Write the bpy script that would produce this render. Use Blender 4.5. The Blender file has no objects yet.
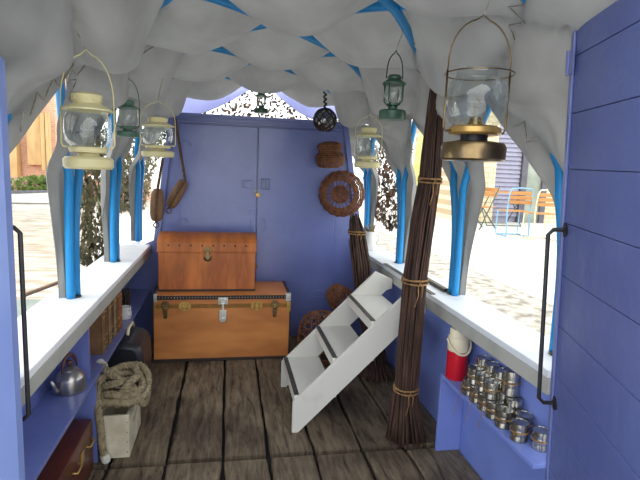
import bpy, math, random
from mathutils import Vector, Matrix, noise
random.seed(7)
PI = math.pi
SC = bpy.context.scene
COL = SC.collection
sin, cos = math.sin, math.cos

# ------------------------------------------------------------------ camera
FPX = 500.0
YAW, PITCH, ROLL, CAMH = 0.18581, 0.14353, 0.04, 1.4
F0 = Vector((sin(YAW), cos(YAW), 0)); RT = Vector((cos(YAW), -sin(YAW), 0)); UP = Vector((0, 0, 1))
FWD = cos(PITCH)*F0 - sin(PITCH)*UP
DN = -(sin(PITCH)*F0 + cos(PITCH)*UP)
XR = cos(ROLL)*RT - sin(ROLL)*DN
YD = sin(ROLL)*RT + cos(ROLL)*DN
CAM = Vector((0, 0, CAMH))
def ray(px, py): return XR*((px-320)/FPX) + YD*((py-240)/FPX) + FWD
def atX(px, py, v): d = ray(px, py); return CAM + d*(v/d.x)
def atY(px, py, v): d = ray(px, py); return CAM + d*(v/d.y)
def atZ(px, py, v): d = ray(px, py); return CAM + d*((v-CAMH)/d.z)

cam = bpy.data.cameras.new('camera'); co = bpy.data.objects.new('camera', cam); COL.objects.link(co)
cam.sensor_fit = 'HORIZONTAL'; cam.sensor_width = 36; cam.lens = 36*FPX/640
cam.clip_start = 0.02; cam.clip_end = 500
M3 = Matrix((XR, -YD, -FWD)).transposed()
co.matrix_world = Matrix.Translation(CAM) @ M3.to_4x4()
SC.camera = co
vs = SC.view_settings
vs.view_transform = 'Standard'; vs.look = 'None'; vs.gamma = 1; vs.use_curve_mapping = False; vs.exposure = 0.0

# ------------------------------------------------------------------ materials
def lin(c):
    return tuple(((v/255)/12.92 if v/255 <= .04045 else ((v/255+.055)/1.055)**2.4) for v in c)
MATS = {}
def mat(name, c1, c2=None, rough=.6, metal=0, scale=8, stretch=(1, 1, 1), bump=0, bscale=None, trans=0,
        c3=None, spec=None, detail=4, lo=.35, hi=.65, coat=0, ior=None, alpha=None):
    m = bpy.data.materials.new(name); m.use_nodes = True
    nt = m.node_tree; N = nt.nodes; L = nt.links
    b = N['Principled BSDF']
    c1 = lin(c1); c2 = lin(c2) if c2 else c1
    tc = N.new('ShaderNodeTexCoord'); mp = N.new('ShaderNodeMapping'); mp.inputs['Scale'].default_value = stretch
    L.new(tc.outputs['Object'], mp.inputs['Vector'])
    nz = N.new('ShaderNodeTexNoise'); nz.inputs['Scale'].default_value = scale; nz.inputs['Detail'].default_value = detail
    L.new(mp.outputs['Vector'], nz.inputs['Vector'])
    cr = N.new('ShaderNodeValToRGB')
    cr.color_ramp.elements[0].position = lo; cr.color_ramp.elements[0].color = (*c1, 1)
    cr.color_ramp.elements[1].position = hi; cr.color_ramp.elements[1].color = (*c2, 1)
    if c3:
        e = cr.color_ramp.elements.new((lo+hi)/2 + .12); e.color = (*lin(c3), 1)
    L.new(nz.outputs['Fac'], cr.inputs['Fac']); L.new(cr.outputs['Color'], b.inputs['Base Color'])
    b.inputs['Roughness'].default_value = rough; b.inputs['Metallic'].default_value = metal
    if spec is not None: b.inputs['Specular IOR Level'].default_value = spec
    if coat: b.inputs['Coat Weight'].default_value = coat; b.inputs['Coat Roughness'].default_value = .15
    if bump:
        nb = N.new('ShaderNodeTexNoise'); nb.inputs['Scale'].default_value = bscale or scale; nb.inputs['Detail'].default_value = 5
        L.new(mp.outputs['Vector'], nb.inputs['Vector'])
        bp = N.new('ShaderNodeBump'); bp.inputs['Strength'].default_value = bump; bp.inputs['Distance'].default_value = .01
        L.new(nb.outputs['Fac'], bp.inputs['Height']); L.new(bp.outputs['Normal'], b.inputs['Normal'])
    if trans:
        tr = N.new('ShaderNodeBsdfTranslucent'); L.new(cr.outputs['Color'], tr.inputs['Color'])
        mx = N.new('ShaderNodeMixShader'); mx.inputs['Fac'].default_value = trans
        L.new(b.outputs[0], mx.inputs[1]); L.new(tr.outputs[0], mx.inputs[2])
        L.new(mx.outputs[0], N['Material Output'].inputs['Surface'])
    MATS[name] = m
    return m
def glass(name, tint, rough=.02, k=.12):
    # thin sheet glass: clear with a fresnel gloss
    m = bpy.data.materials.new(name); m.use_nodes = True
    nt = m.node_tree; N = nt.nodes; L = nt.links
    for n in list(N):
        if n.type != 'OUTPUT_MATERIAL': N.remove(n)
    out = [n for n in N if n.type == 'OUTPUT_MATERIAL'][0]
    t = N.new('ShaderNodeBsdfTransparent'); t.inputs['Color'].default_value = (*lin(tint), 1)
    g = N.new('ShaderNodeBsdfGlossy'); g.inputs['Roughness'].default_value = rough; g.inputs['Color'].default_value = (.95, .95, .95, 1)
    lw = N.new('ShaderNodeLayerWeight'); lw.inputs['Blend'].default_value = .35
    ma = N.new('ShaderNodeMath'); ma.operation = 'MULTIPLY_ADD'; ma.inputs[1].default_value = .5; ma.inputs[2].default_value = k
    L.new(lw.outputs['Facing'], ma.inputs[0])
    mx = N.new('ShaderNodeMixShader'); L.new(ma.outputs[0], mx.inputs['Fac'])
    L.new(t.outputs[0], mx.inputs[1]); L.new(g.outputs[0], mx.inputs[2]); L.new(mx.outputs[0], out.inputs['Surface'])
    MATS[name] = m
    return m

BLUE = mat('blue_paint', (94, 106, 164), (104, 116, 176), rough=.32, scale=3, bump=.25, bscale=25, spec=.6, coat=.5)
BLUE_IN = mat('blue_paint_lit', (112, 130, 200), (122, 140, 210), rough=.4, scale=4, bump=.15, bscale=30)  # lighter copy of the blue; sky light on the right put into the colour
BLUE_LT = mat('blue_paint_stile_lit', (128, 148, 208), (138, 158, 216), rough=.4, scale=4)  # brighter blue: outdoor light on the left leaf and jamb is painted in
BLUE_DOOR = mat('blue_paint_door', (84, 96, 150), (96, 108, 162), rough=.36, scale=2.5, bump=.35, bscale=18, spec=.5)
WHITE = mat('white_paint', (218, 218, 214), (190, 190, 184), rough=.5, scale=12, lo=.55, hi=.8)
FASC = mat('fascia_paint_shaded', (172, 172, 164), (146, 144, 136), rough=.6, scale=9, lo=.5, hi=.85)  # greyed sill white; the fascia's shade is put into the colour
SILLR = mat('sill_paint_dimmed', (220, 224, 228), (200, 202, 204), rough=.45, scale=9, lo=.55, hi=.85)  # greyer sill white: the right side's weaker light is in the colour
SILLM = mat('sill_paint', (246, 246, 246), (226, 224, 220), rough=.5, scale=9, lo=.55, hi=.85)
STEPM = mat('step_paint', (214, 211, 202), (186, 182, 172), rough=.55, scale=7, lo=.6, hi=.95)
METALSTRIP = mat('worn_metal_strip', (96, 90, 80), (70, 66, 60), rough=.5, metal=.6, scale=30)
CANVAS = mat('canvas', (152, 151, 147), (138, 137, 134), rough=.95, scale=5, bump=.45, bscale=11, trans=.17, spec=.1)
CANVASB = mat('canvas_blue', (206, 210, 244), (214, 218, 250), rough=.9, scale=4, trans=.8, spec=.1)
POLE = mat('blue_pole', (16, 128, 190), (20, 140, 204), rough=.4, scale=6)
CORD = mat('cord', (176, 170, 158), (140, 132, 120), rough=.9, scale=60)
PLANK = None
TRUNKU = mat('trunk_tan', (196, 114, 52), (170, 92, 42), rough=.5, scale=3, stretch=(4, 1, .8), c3=(150, 82, 38), bump=.06)
TRUNKL = mat('trunk_leather', (206, 134, 70), (184, 114, 56), rough=.48, scale=2.5, stretch=(1, 1, 3), c3=(178, 108, 54), bump=.03, detail=2)
DARKTRIM = mat('dark_trim', (42, 32, 28), (58, 44, 38), rough=.6, scale=20)
BRASS = mat('brass', (210, 172, 100), (176, 138, 76), rough=.35, metal=.6, scale=20)
NICKEL = mat('nickel', (220, 220, 212), (190, 188, 180), rough=.3, metal=.6, scale=20)
BANDB = mat('brass_band', (150, 108, 50), (130, 90, 40), rough=.45, metal=.4, scale=20)
WICKER = mat('wicker', (134, 84, 50), (92, 56, 34), rough=.65, scale=30)
TWIG = mat('twig', (84, 58, 46), (52, 36, 30), rough=.8, scale=40, stretch=(1, 1, .15))
TWINE = mat('twine', (160, 124, 78), (124, 92, 56), rough=.9, scale=60)
ROPE = mat('rope', (150, 136, 108), (116, 102, 78), rough=.95, scale=40, bump=.3, bscale=120)
BROWNROPE = mat('brown_rope', (112, 84, 58), (84, 60, 42), rough=.95, scale=50)
BLOCKW = mat('block_wood', (146, 112, 78), (118, 86, 58), rough=.6, scale=12, stretch=(1, 1, .3))
CREAM = mat('cream_enamel', (226, 216, 168), (206, 196, 146), rough=.4, scale=9)
GREEN = mat('green_enamel', (52, 92, 70), (36, 70, 52), rough=.35, scale=12)
PALEGREEN = mat('pale_green_enamel', (92, 128, 108), (70, 104, 88), rough=.4, scale=12)
OLDBRASS = mat('old_brass', (150, 128, 92), (112, 92, 62), rough=.3, metal=.9, scale=14)
BLACKM = mat('black_iron', (34, 34, 38), (46, 46, 50), rough=.45, metal=.3, scale=30)
GLASS = glass('clear_glass', (238, 242, 240), k=.04)
FLOATG = glass('float_glass', (90, 120, 130), k=.15)
TIN = mat('tin_plate', (196, 194, 186), (150, 148, 142), rough=.22, metal=.95, scale=12)
ALU = mat('kettle_metal', (176, 172, 170), (146, 142, 140), rough=.28, metal=.9, scale=7)
RED = mat('red_plastic', (206, 22, 44), (190, 16, 36), rough=.35, scale=6)
CREAMP = mat('cream_plastic', (228, 218, 190), (216, 204, 174), rough=.4, scale=6)
CRATEM = mat('cream_crate', (212, 204, 180), (180, 170, 146), rough=.7, scale=10)
DARKWOOD = mat('dark_red_wood', (96, 48, 36), (66, 32, 26), rough=.35, scale=6, stretch=(1, 1, 5), coat=.2)
BLACKBAG = mat('black_vinyl', (46, 46, 54), (36, 36, 42), rough=.4, scale=20)
DIRT = mat('bilge_black', (26, 22, 20), (16, 14, 12), rough=.95, scale=9)
CAMO = mat('camo_scrim', (84, 82, 56), (44, 42, 30), rough=.95, scale=6, c3=(120, 112, 80), trans=.08)
CAMOD = mat('camo_scrim_dark', (60, 52, 46), (34, 30, 26), rough=.95, scale=6, c3=(120, 92, 70), trans=.05)

# ------------------------------------------------------------------ mesh builder
class MB:
    def __init__(s): s.v = []; s.f = []
    def add(s, vs, fs):
        o = len(s.v); s.v += [Vector(p) for p in vs]; s.f += [tuple(i+o for i in f) for f in fs]; return s
    def box(s, a, b, bev=0):
        x0, y0, z0 = [min(p, q) for p, q in zip(a, b)]; x1, y1, z1 = [max(p, q) for p, q in zip(a, b)]
        return s.add([(x0,y0,z0),(x1,y0,z0),(x1,y1,z0),(x0,y1,z0),(x0,y0,z1),(x1,y0,z1),(x1,y1,z1),(x0,y1,z1)],
                     [(0,3,2,1),(4,5,6,7),(0,1,5,4),(1,2,6,5),(2,3,7,6),(3,0,4,7)])
    def obox(s, c, ex, ey, ez):      # centre and three half-extent vectors
        c = Vector(c); ex = Vector(ex); ey = Vector(ey); ez = Vector(ez)
        vs = [c+i*ex+j*ey+k*ez for k in (-1, 1) for i, j in ((-1,-1),(1,-1),(1,1),(-1,1))]
        return s.add(vs, [(0,3,2,1),(4,5,6,7),(0,1,5,4),(1,2,6,5),(2,3,7,6),(3,0,4,7)])
    def prism(s, poly, axis, a, b):   # poly in the two other axes
        def P(u, v, w):
            return {'x': (w, u, v), 'y': (u, w, v), 'z': (u, v, w)}[axis]
        n = len(poly)
        vs = [P(u, v, a) for u, v in poly] + [P(u, v, b) for u, v in poly]
        fs = [tuple(range(n))[::-1], tuple(range(n, 2*n))] + [(i, (i+1) % n, n+(i+1) % n, n+i) for i in range(n)]
        return s.add(vs, fs)
    def tube(s, pts, r, n=8, closed=False, caps=True, twist=0):
        pts = [Vector(p) for p in pts]; m = len(pts)
        if m < 2: return s
        rr = r if isinstance(r, (list, tuple)) else [r]*m
        T = []
        for i in range(m):
            if closed: t = pts[(i+1) % m]-pts[i-1]
            else: t = pts[min(i+1, m-1)]-pts[max(i-1, 0)]
            T.append(t.normalized() if t.length > 1e-9 else Vector((0, 0, 1)))
        up = Vector((0, 0, 1)) if abs(T[0].z) < .9 else Vector((1, 0, 0))
        nrm = T[0].cross(up).normalized()
        vs = []
        for i in range(m):
            nrm = (nrm - T[i]*nrm.dot(T[i]))
            nrm = nrm.normalized() if nrm.length > 1e-6 else T[i].orthogonal().normalized()
            bn = T[i].cross(nrm)
            for k in range(n):
                a = 2*PI*k/n
                vs.append(pts[i] + (nrm*cos(a)+bn*sin(a))*rr[i])
        fs = []
        for i in range(m if closed else m-1):
            j = (i+1) % m
            for k in range(n):
                fs.append((i*n+k, i*n+(k+1) % n, j*n+(k+1) % n, j*n+k))
        if caps and not closed:
            fs.append(tuple(range(n))[::-1]); fs.append(tuple((m-1)*n+k for k in range(n)))
        return s.add(vs, fs)
    def lathe(s, prof, c=(0, 0, 0), n=28, rot=None, cap=True):
        c = Vector(c); vs = []
        for r, z in prof:
            for k in range(n):
                p = Vector((r*cos(2*PI*k/n), r*sin(2*PI*k/n), z))
                if rot: p = rot @ p
                vs.append(c+p)
        fs = []
        for i in range(len(prof)-1):
            for k in range(n):
                fs.append((i*n+k, i*n+(k+1) % n, (i+1)*n+(k+1) % n, (i+1)*n+k))
        if cap:
            if prof[0][0] > 1e-5: fs.append(tuple(range(n))[::-1])
            if prof[-1][0] > 1e-5: fs.append(tuple((len(prof)-1)*n+k for k in range(n)))
        return s.add(vs, fs)
    def ring(s, c, R, r, n=28, m=6, rot=None):
        c = Vector(c); pts = []
        for k in range(n):
            p = Vector((R*cos(2*PI*k/n), R*sin(2*PI*k/n), 0))
            pts.append(c+(rot @ p if rot else p))
        return s.tube(pts, r, m, closed=True)
    def build(s, name, material, parent=None, smooth=False, bevel=0, origin=None, local=False):
        me = bpy.data.meshes.new(name)
        off = Vector((0, 0, 0))
        if parent is not None:
            if not local:
                p = parent
                while p is not None: off += p.location; p = p.parent
        else:
            if origin is not None: off = Vector(origin)
            elif not local:
                xs = [v.x for v in s.v]; ys = [v.y for v in s.v]; zs = [v.z for v in s.v]
                off = Vector(((min(xs)+max(xs))/2, (min(ys)+max(ys))/2, min(zs)))
        me.from_pydata([tuple(v-off) for v in s.v], [], s.f); me.update()
        if smooth:
            for p in me.polygons: p.use_smooth = True
            if smooth == 'auto':
                me.set_sharp_from_angle(angle=math.radians(38))
        me.materials.append(material)
        o = bpy.data.objects.new(name, me); COL.objects.link(o)
        if parent is not None: o.parent = parent
        else: o.location = off
        if bevel:
            b = o.modifiers.new('bevel', 'BEVEL'); b.width = bevel; b.segments = 2; b.limit_method = 'ANGLE'
        return o
def tag(o, label, cat, group=None, kind=None):
    if label: o['label'] = label
    if cat: o['category'] = cat
    if group: o['group'] = group
    if kind: o['kind'] = kind
    return o
def struct(o): o['kind'] = 'structure'; return o
def empty(name, loc, label, cat, group=None):
    o = bpy.data.objects.new(name, None); COL.objects.link(o); o.location = loc; o.empty_display_size = .05
    return tag(o, label, cat, group)
def dup(root, loc, label, group=None, rz=None):
    r = root.copy(); COL.objects.link(r); r.location = loc; r['label'] = label
    if group: r['group'] = group
    if rz is not None: r.rotation_euler = (0, 0, rz)
    for ch in list(root.children):
        c = ch.copy(); COL.objects.link(c); c.parent = r
        for g in list(ch.children):
            d = g.copy(); COL.objects.link(d); d.parent = c
    return r
def arc(c, r, a0, a1, n, plane='xz'):
    out = []
    for i in range(n+1):
        a = a0+(a1-a0)*i/n
        u, v = r*cos(a), r*sin(a)
        out.append(Vector(c) + (Vector((u, 0, v)) if plane == 'xz' else Vector((0, u, v)) if plane == 'yz' else Vector((u, v, 0))))
    return out

# ------------------------------------------------------------------ key dimensions
SLI, SLO = -.58, -.80      # left sill inner / outer edge
SRI, SRO = 1.06, 1.26
SZ = .76                   # sill top
WL, WR = -.745, 1.185      # inner faces of the hull sides
SHZ = .41                  # side shelf height
BY = 4.0                   # bulkhead plane
YN = 1.42                  # doorway plane

# ------------------------------------------------------------------ floor
def floor_planks():
    seams = [-.76, -.53, -.27, -.005, .215, .44, .69, .91, 1.19]
    secs = [(2.28, 4.0), (.9, 2.24)]
    m = MB()
    rnd = random.Random(3)
    for y0, y1 in secs:
        for i in range(len(seams)-1):
            g = .008
            xa, xb = seams[i]+g, seams[i+1]-g
            ny = 44
            rows = []
            zt = rnd.uniform(-.004, .002)
            for j in range(ny+1):
                y = y0+(y1-y0)*j/ny
                l = xa + .010*noise.noise(Vector((xa*9, y*5, i)))+.004*noise.noise(Vector((xa*9, y*19, i)))
                r = xb + .010*noise.noise(Vector((xb*7, y*5, i+9)))+.004*noise.noise(Vector((xb*9, y*17, i)))
                e = .008
                zz = zt+.002*noise.noise(Vector((xa, y*3, 2)))
                rows.append([(l, y, -.03), (l, y, zz-e*.7), (l+e, y, zz), (r-e, y, zz), (r, y, zz-e*.7), (r, y, -.03)])
            vs = [p for row in rows for p in row]; fs = []
            for j in range(ny):
                for k in range(5):
                    a = j*6+k; fs.append((a, a+1, a+7, a+6))
            fs.append((0, 1, 2, 3, 4, 5)); o = ny*6; fs.append((o+5, o+4, o+3, o+2, o+1, o))
            m.add(vs, [f[::-1] for f in fs])
    return m
def plank_mat():
    m = bpy.data.materials.new('weathered_planks'); m.use_nodes = True
    nt = m.node_tree; N = nt.nodes; L = nt.links; b = N['Principled BSDF']
    tc = N.new('ShaderNodeTexCoord')
    mp = N.new('ShaderNodeMapping'); mp.inputs['Scale'].default_value = (5.5, .8, 1); L.new(tc.outputs['Object'], mp.inputs[0])
    n1 = N.new('ShaderNodeTexNoise'); n1.inputs['Scale'].default_value = 6; n1.inputs['Detail'].default_value = 8; n1.inputs['Roughness'].default_value = .65
    n1.inputs['Distortion'].default_value = .6
    L.new(mp.outputs[0], n1.inputs['Vector'])
    cr = N.new('ShaderNodeValToRGB'); e = cr.color_ramp.elements
    e[0].position = .3; e[0].color = (*lin((44, 36, 32)), 1); e[1].position = .68; e[1].color = (*lin((140, 127, 110)), 1)
    x = e.new(.44); x.color = (*lin((102, 91, 78)), 1)
    L.new(n1.outputs['Fac'], cr.inputs['Fac'])
    n2 = N.new('ShaderNodeTexNoise'); n2.inputs['Scale'].default_value = 2.2; n2.inputs['Detail'].default_value = 3
    L.new(tc.outputs['Object'], n2.inputs['Vector'])
    c2 = N.new('ShaderNodeValToRGB'); c2.color_ramp.elements[0].position = .35; c2.color_ramp.elements[0].color = (.45, .42, .40, 1)
    c2.color_ramp.elements[1].position = .62; c2.color_ramp.elements[1].color = (1.05, 1.0, .9, 1)
    L.new(n2.outputs['Fac'], c2.inputs['Fac'])
    mx = N.new('ShaderNodeMix'); mx.data_type = 'RGBA'; mx.blend_type = 'MULTIPLY'; mx.inputs['Factor'].default_value = 1
    L.new(cr.outputs['Color'], mx.inputs['A']); L.new(c2.outputs['Color'], mx.inputs['B'])
    # fine cracks along the grain
    mp2 = N.new('ShaderNodeMapping'); mp2.inputs['Scale'].default_value = (22, 2.6, 1); L.new(tc.outputs['Object'], mp2.inputs[0])
    n3 = N.new('ShaderNodeTexNoise'); n3.inputs['Scale'].default_value = 2.5; n3.inputs['Detail'].default_value = 3; n3.inputs['Distortion'].default_value = 1.5
    L.new(mp2.outputs[0], n3.inputs['Vector'])
    c3 = N.new('ShaderNodeValToRGB'); q = c3.color_ramp.elements; q[0].position = .485; q[0].color = (1, 1, 1, 1); q[1].position = .515; q[1].color = (1, 1, 1, 1)
    z = q.new(.50); z.color = (.30, .27, .25, 1)
    L.new(n3.outputs['Fac'], c3.inputs['Fac'])
    m2 = N.new('ShaderNodeMix'); m2.data_type = 'RGBA'; m2.blend_type = 'MULTIPLY'; m2.inputs['Factor'].default_value = .75
    L.new(mx.outputs['Result'], m2.inputs['A']); L.new(c3.outputs['Color'], m2.inputs['B'])
    L.new(m2.outputs['Result'], b.inputs['Base Color'])
    b.inputs['Roughness'].default_value = .62; b.inputs['Specular IOR Level'].default_value = .3
    bp = N.new('ShaderNodeBump'); bp.inputs['Strength'].default_value = .6; bp.inputs['Distance'].default_value = .01
    L.new(n1.outputs['Fac'], bp.inputs['Height']); L.new(bp.outputs['Normal'], b.inputs['Normal'])
    return m
PLANK = plank_mat()
fl = struct(floor_planks().build('floor', PLANK, origin=(0, 0, 0)))
struct(MB().box((-.80, .9, -.05), (1.24, 4.0, -.028)).build('floor', DIRT)).name = 'floor_base'

# ------------------------------------------------------------------ hull sides, sills, shelves
struct(MB().box((-.80, YN, -.3), (WL, BY+.55, SZ-.06)).build('wall_left', BLUE))  # darker bulkhead blue carries the shade of the left side
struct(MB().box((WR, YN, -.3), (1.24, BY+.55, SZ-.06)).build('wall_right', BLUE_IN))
def sill(x0, x1, name):
    m = MB()
    m.box((x0, YN, SZ-.028), (x1, BY, SZ))
    return struct(m.build(name, SILLM, bevel=.004))
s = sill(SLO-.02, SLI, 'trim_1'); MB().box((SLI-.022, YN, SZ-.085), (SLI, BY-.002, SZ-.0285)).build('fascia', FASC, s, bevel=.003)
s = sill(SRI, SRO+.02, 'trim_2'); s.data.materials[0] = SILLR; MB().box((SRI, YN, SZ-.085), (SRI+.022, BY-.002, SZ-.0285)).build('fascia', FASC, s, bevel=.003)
# shelves with dividers
e = empty('wall_shelf', (SLI-.08, 2.7, 0), 'long blue shelf under the left white sill holding kettle and old books', 'shelf')
MB().box((WL+.001, YN+.02, SHZ-.018), (SLI, BY-.01, SHZ)).build('shelf_board', BLUE, e, bevel=.002)  # board and dividers in the darker blue, left-side shade put into the colour
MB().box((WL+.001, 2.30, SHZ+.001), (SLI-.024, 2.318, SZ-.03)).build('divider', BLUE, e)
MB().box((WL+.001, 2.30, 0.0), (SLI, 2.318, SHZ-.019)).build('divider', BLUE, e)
e = empty('wall_shelf', (SRI+.07, 1.8, 0), 'blue boxed shelf under the right white sill holding shiny tins', 'shelf')
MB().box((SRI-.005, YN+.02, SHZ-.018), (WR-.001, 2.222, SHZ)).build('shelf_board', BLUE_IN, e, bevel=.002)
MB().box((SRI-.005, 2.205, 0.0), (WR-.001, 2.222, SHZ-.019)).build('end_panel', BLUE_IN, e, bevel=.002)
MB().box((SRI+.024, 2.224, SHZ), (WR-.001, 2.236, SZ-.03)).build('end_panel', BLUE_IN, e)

# ------------------------------------------------------------------ rear bulkhead with two doors
XL0, XL1, XR0, XR1 = -.74, -.43, 1.18, .93
poly = [(-.745, -.2), (1.185, -.2), (1.185, .70), (1.10, .80), (XR1, 1.745), (XL1, 1.745), (-.545, .80), (-.745, .70)]
bh = struct(MB().prism(poly[::-1], 'y', BY, BY+.05).build('wall_back', BLUE))
MB().box((XL1-.01, BY-.02, 1.745), (XR1+.01, BY+.06, 1.77)).build('top_rail', BLUE, bh, bevel=.004)
MB().obox(((XL1-.545)/2+.012, BY-.012, 1.272), (.022, 0, 0), (0, .011, 0), (.058*1.0, 0, .472)).build('edge_rail', BLUE, bh, bevel=.003)
MB().obox(((XR1+1.10)/2-.012, BY-.012, 1.272), (.022, 0, 0), (0, .011, 0), (-.085, 0, .472)).build('edge_rail', BLUE, bh, bevel=.003)
MB().box((XL1+.03, BY-.014, 1.70), (XR1-.03, BY-.001, 1.715)).build('cross_rail', BLUE, bh, bevel=.003)
d1 = struct(MB().box((-.36, BY-.022, .04), (.223, BY-.001, 1.69)).build('door_1', BLUE, bevel=.004))
d2 = struct(MB().box((.231, BY-.022, .04), (.86, BY-.001, 1.69)).build('door_2', BLUE, bevel=.004))
# door furniture (painted over)
def dring(p, w, h, parent, leaf=True):
    m = MB(); y = BY-.026
    pts = [(p.x-w, y, p.z), (p.x-w, y, p.z+h*.5), (p.x-w*.6, y, p.z+h), (p.x+w*.6, y, p.z+h), (p.x+w, y, p.z+h*.5), (p.x+w, y, p.z)]
    m.tube(pts, .004, 6)
    m.box((p.x-w, y-.001, p.z-.004), (p.x+w, y+.004, p.z+.004))
    if leaf: m.box((p.x-.004, y-.003, p.z-.005), (p.x+.004, y+.004, p.z+h*.6))
    return m.build('folding_ring', BLUE, parent, smooth='auto')
dring(atY(183, 224, BY), .045, .045, d1)
dring(atY(185, 146, BY), .045, .035, d1, False)
dring(atY(318, 296, BY), .06, .05, d2)
p = atY(246, 184, BY)
MB().box((p.x-.035, BY-.034, p.z-.03), (p.x+.05, BY-.0225, p.z+.03)).box((p.x-.02, BY-.046, p.z-.022), (p.x+.005, BY-.034, p.z+.018)).build('hasp', BLUE, d1, bevel=.003)
q = atY(265, 184, BY)
m = MB(); y = BY-.03
m.tube([(q.x-.03, y, q.z-.04), (q.x+.035, y, q.z-.04), (q.x+.035, y, q.z+.04), (q.x-.03, y, q.z+.04)], .006, 6, closed=True)
m.box((q.x-.012, BY-.034, q.z-.03), (q.x-.004, BY-.0225, q.z+.03)).box((q.x+.008, BY-.034, q.z-.03), (q.x+.016, BY-.0225, q.z+.03))
m.build('latch_frame', BLUE, d2, bevel=.001)
q = atY(254, 212, BY)
MB().box((q.x-.04, BY-.034, q.z-.014), (q.x+.02, BY-.0225, q.z+.014)).build('bolt', BLUE, d1, bevel=.003)
q = atY(251, 224, BY)
MB().box((q.x-.006, BY-.030, q.z-.04), (q.x+.006, BY-.0225, q.z+.04)).build('bolt_bracket', BLUE, d1, bevel=.002)
q = atY(263, 224, BY)
m = MB(); m.tube([(q.x, y, q.z-.05), (q.x+.018, y, q.z-.035), (q.x+.018, y, q.z+.03), (q.x, y, q.z+.045)], .005, 6)
m.build('pull_handle', BLUE, d2, smooth='auto')
pl = atY(257.5, 193, BY)
e = empty('padlock', (pl.x, BY-.05, pl.z-.03), 'small brass padlock hanging at the seam of the blue bulkhead doors', 'padlock')
a = .5
ux = Vector((cos(a), 0, sin(a))); uz = Vector((-sin(a), 0, cos(a))); c0 = Vector((pl.x, BY-.056, pl.z-.012))
MB().obox(c0, ux*.015, (0, .008, 0), uz*.017).build('lock_body', BRASS, e, bevel=.003)
m = MB(); m.tube([c0+uz*.015-ux*.009, c0+uz*.035-ux*.009, c0+uz*.044, c0+uz*.035+ux*.009, c0+uz*.015+ux*.009], .003, 6)
m.build('shackle', NICKEL, e, smooth=True)

# ------------------------------------------------------------------ foreground doors
def fdoor(name, H, ang, w, z0, z1, nm, side, flz, step=.165):
    # H hinge point, ang: heading of the leaf away from the hinge, side: +1 face normal to the left of the heading
    h = Vector((sin(ang), cos(ang), 0)); n = Vector((-h.y, h.x, 0))*side
    H = Vector(H)
    m = MB()
    k = 0; z = z0
    while z < z1-.001:
        zt = min(z+step, z1)
        gap = .0018
        c = H+h*(w/2)-n*.018+Vector((0, 0, (z+zt)/2))
        m.obox(c, h*(w/2), n*.018, Vector((0, 0, (zt-z)/2-gap/2)))
        z = zt; k += 1
    m.obox(H+h*(w/2)-n*.022+Vector((0, 0, (z0+z1)/2)), h*(w/2-.001), n*.010, Vector((0, 0, (z1-z0)/2-.001)))
    d = struct(m.build(name, nm, bevel=.002))
    return d, H, h, n
HR = Vector((1.036, 1.4, 0))
dR, H, h, n = fdoor('door_3', HR, PI+.31, 1.0, .10, 1.83, BLUE_DOOR, -1, None)
# edge bead and hinge
MB().obox(H+h*.012+n*.004+Vector((0, 0, .965)), h*.011, n*.0039, (0, 0, .86)).build('edge_strip', BLUE, dR, bevel=.002)
hz = 1.735
m = MB(); m.obox(H+h*.02+n*.010+Vector((0, 0, hz)), h*.018, n*.002, (0, 0, .035)); m.tube([H+n*.012-h*.002+Vector((0, 0, hz-.035)), H+n*.012-h*.002+Vector((0, 0, hz+.035))], .006, 8)
m.build('hinge', BLUE, dR)
def grab(H, h, n, off, z0, z1, parent, out=.055):
    m = MB()
    a = H+h*off
    pts = [a+Vector((0, 0, z1)), a+n*(out-.015)+Vector((0, 0, z1)), a+n*out+Vector((0, 0, z1-.015)), a+n*out+Vector((0, 0, z0+.015)), a+n*(out-.015)+Vector((0, 0, z0)), a+Vector((0, 0, z0))]
    m.tube(pts, .0068, 8)
    for z in (z0, z1):
        R = Matrix((h, Vector((0, 0, 1)), n)).transposed()
        m.lathe([(.0, .0), (.022, .0), (.022, .004), (0, .006)], a+Vector((0, 0, z)), 16, rot=R)
    o = m.build('grab_rail', BLACKM, parent, smooth='auto'); o['label'] = 'black iron grab rail'
    return o
grab(H+n*.0005, h, n, .030, .665, 1.235, dR, .05)
dR.location.x += .062; dR.rotation_euler = (0, -.0535, 0)
HL = Vector((-.556, 1.4, 0))
h2 = PI-.10
dL, H, h, n = fdoor('door_4', HL, PI+.36, .9, .10, 2.03, BLUE_LT, 1, None, 3)
jb = struct(MB().box((-.62, 1.402, -.1), (-.562, 1.45, 2.03)).box((-.62, 1.45, -.1), (-.601, 1.52, 2.03)).build('trim_5', BLUE_LT))
grab(Vector((-.6005, 1.485, 0)), Vector((0, 1, 0)), Vector((1, 0, 0)), 0, .645, 1.205, jb, .042)

# ------------------------------------------------------------------ canopy: gridshell poles and padded canvas
CX, HW, AZ, PN = .247, .945, 2.055, 3.3
S = .875                                   # spacing of the feet along the boat
FY = [2.43+S*(k-2) for k in range(0, 6)]   # feet stations (k=2 at 2.43)
HT = AZ-SZ
def sec(u):
    # u in 0..1 along the hoop, angle form of a superellipse
    a = PI*(1-u)
    c, s_ = cos(a), sin(a)
    x = math.copysign(abs(c)**(2/PN), c); z = abs(s_)**(2/PN)
    return x, z
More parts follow.
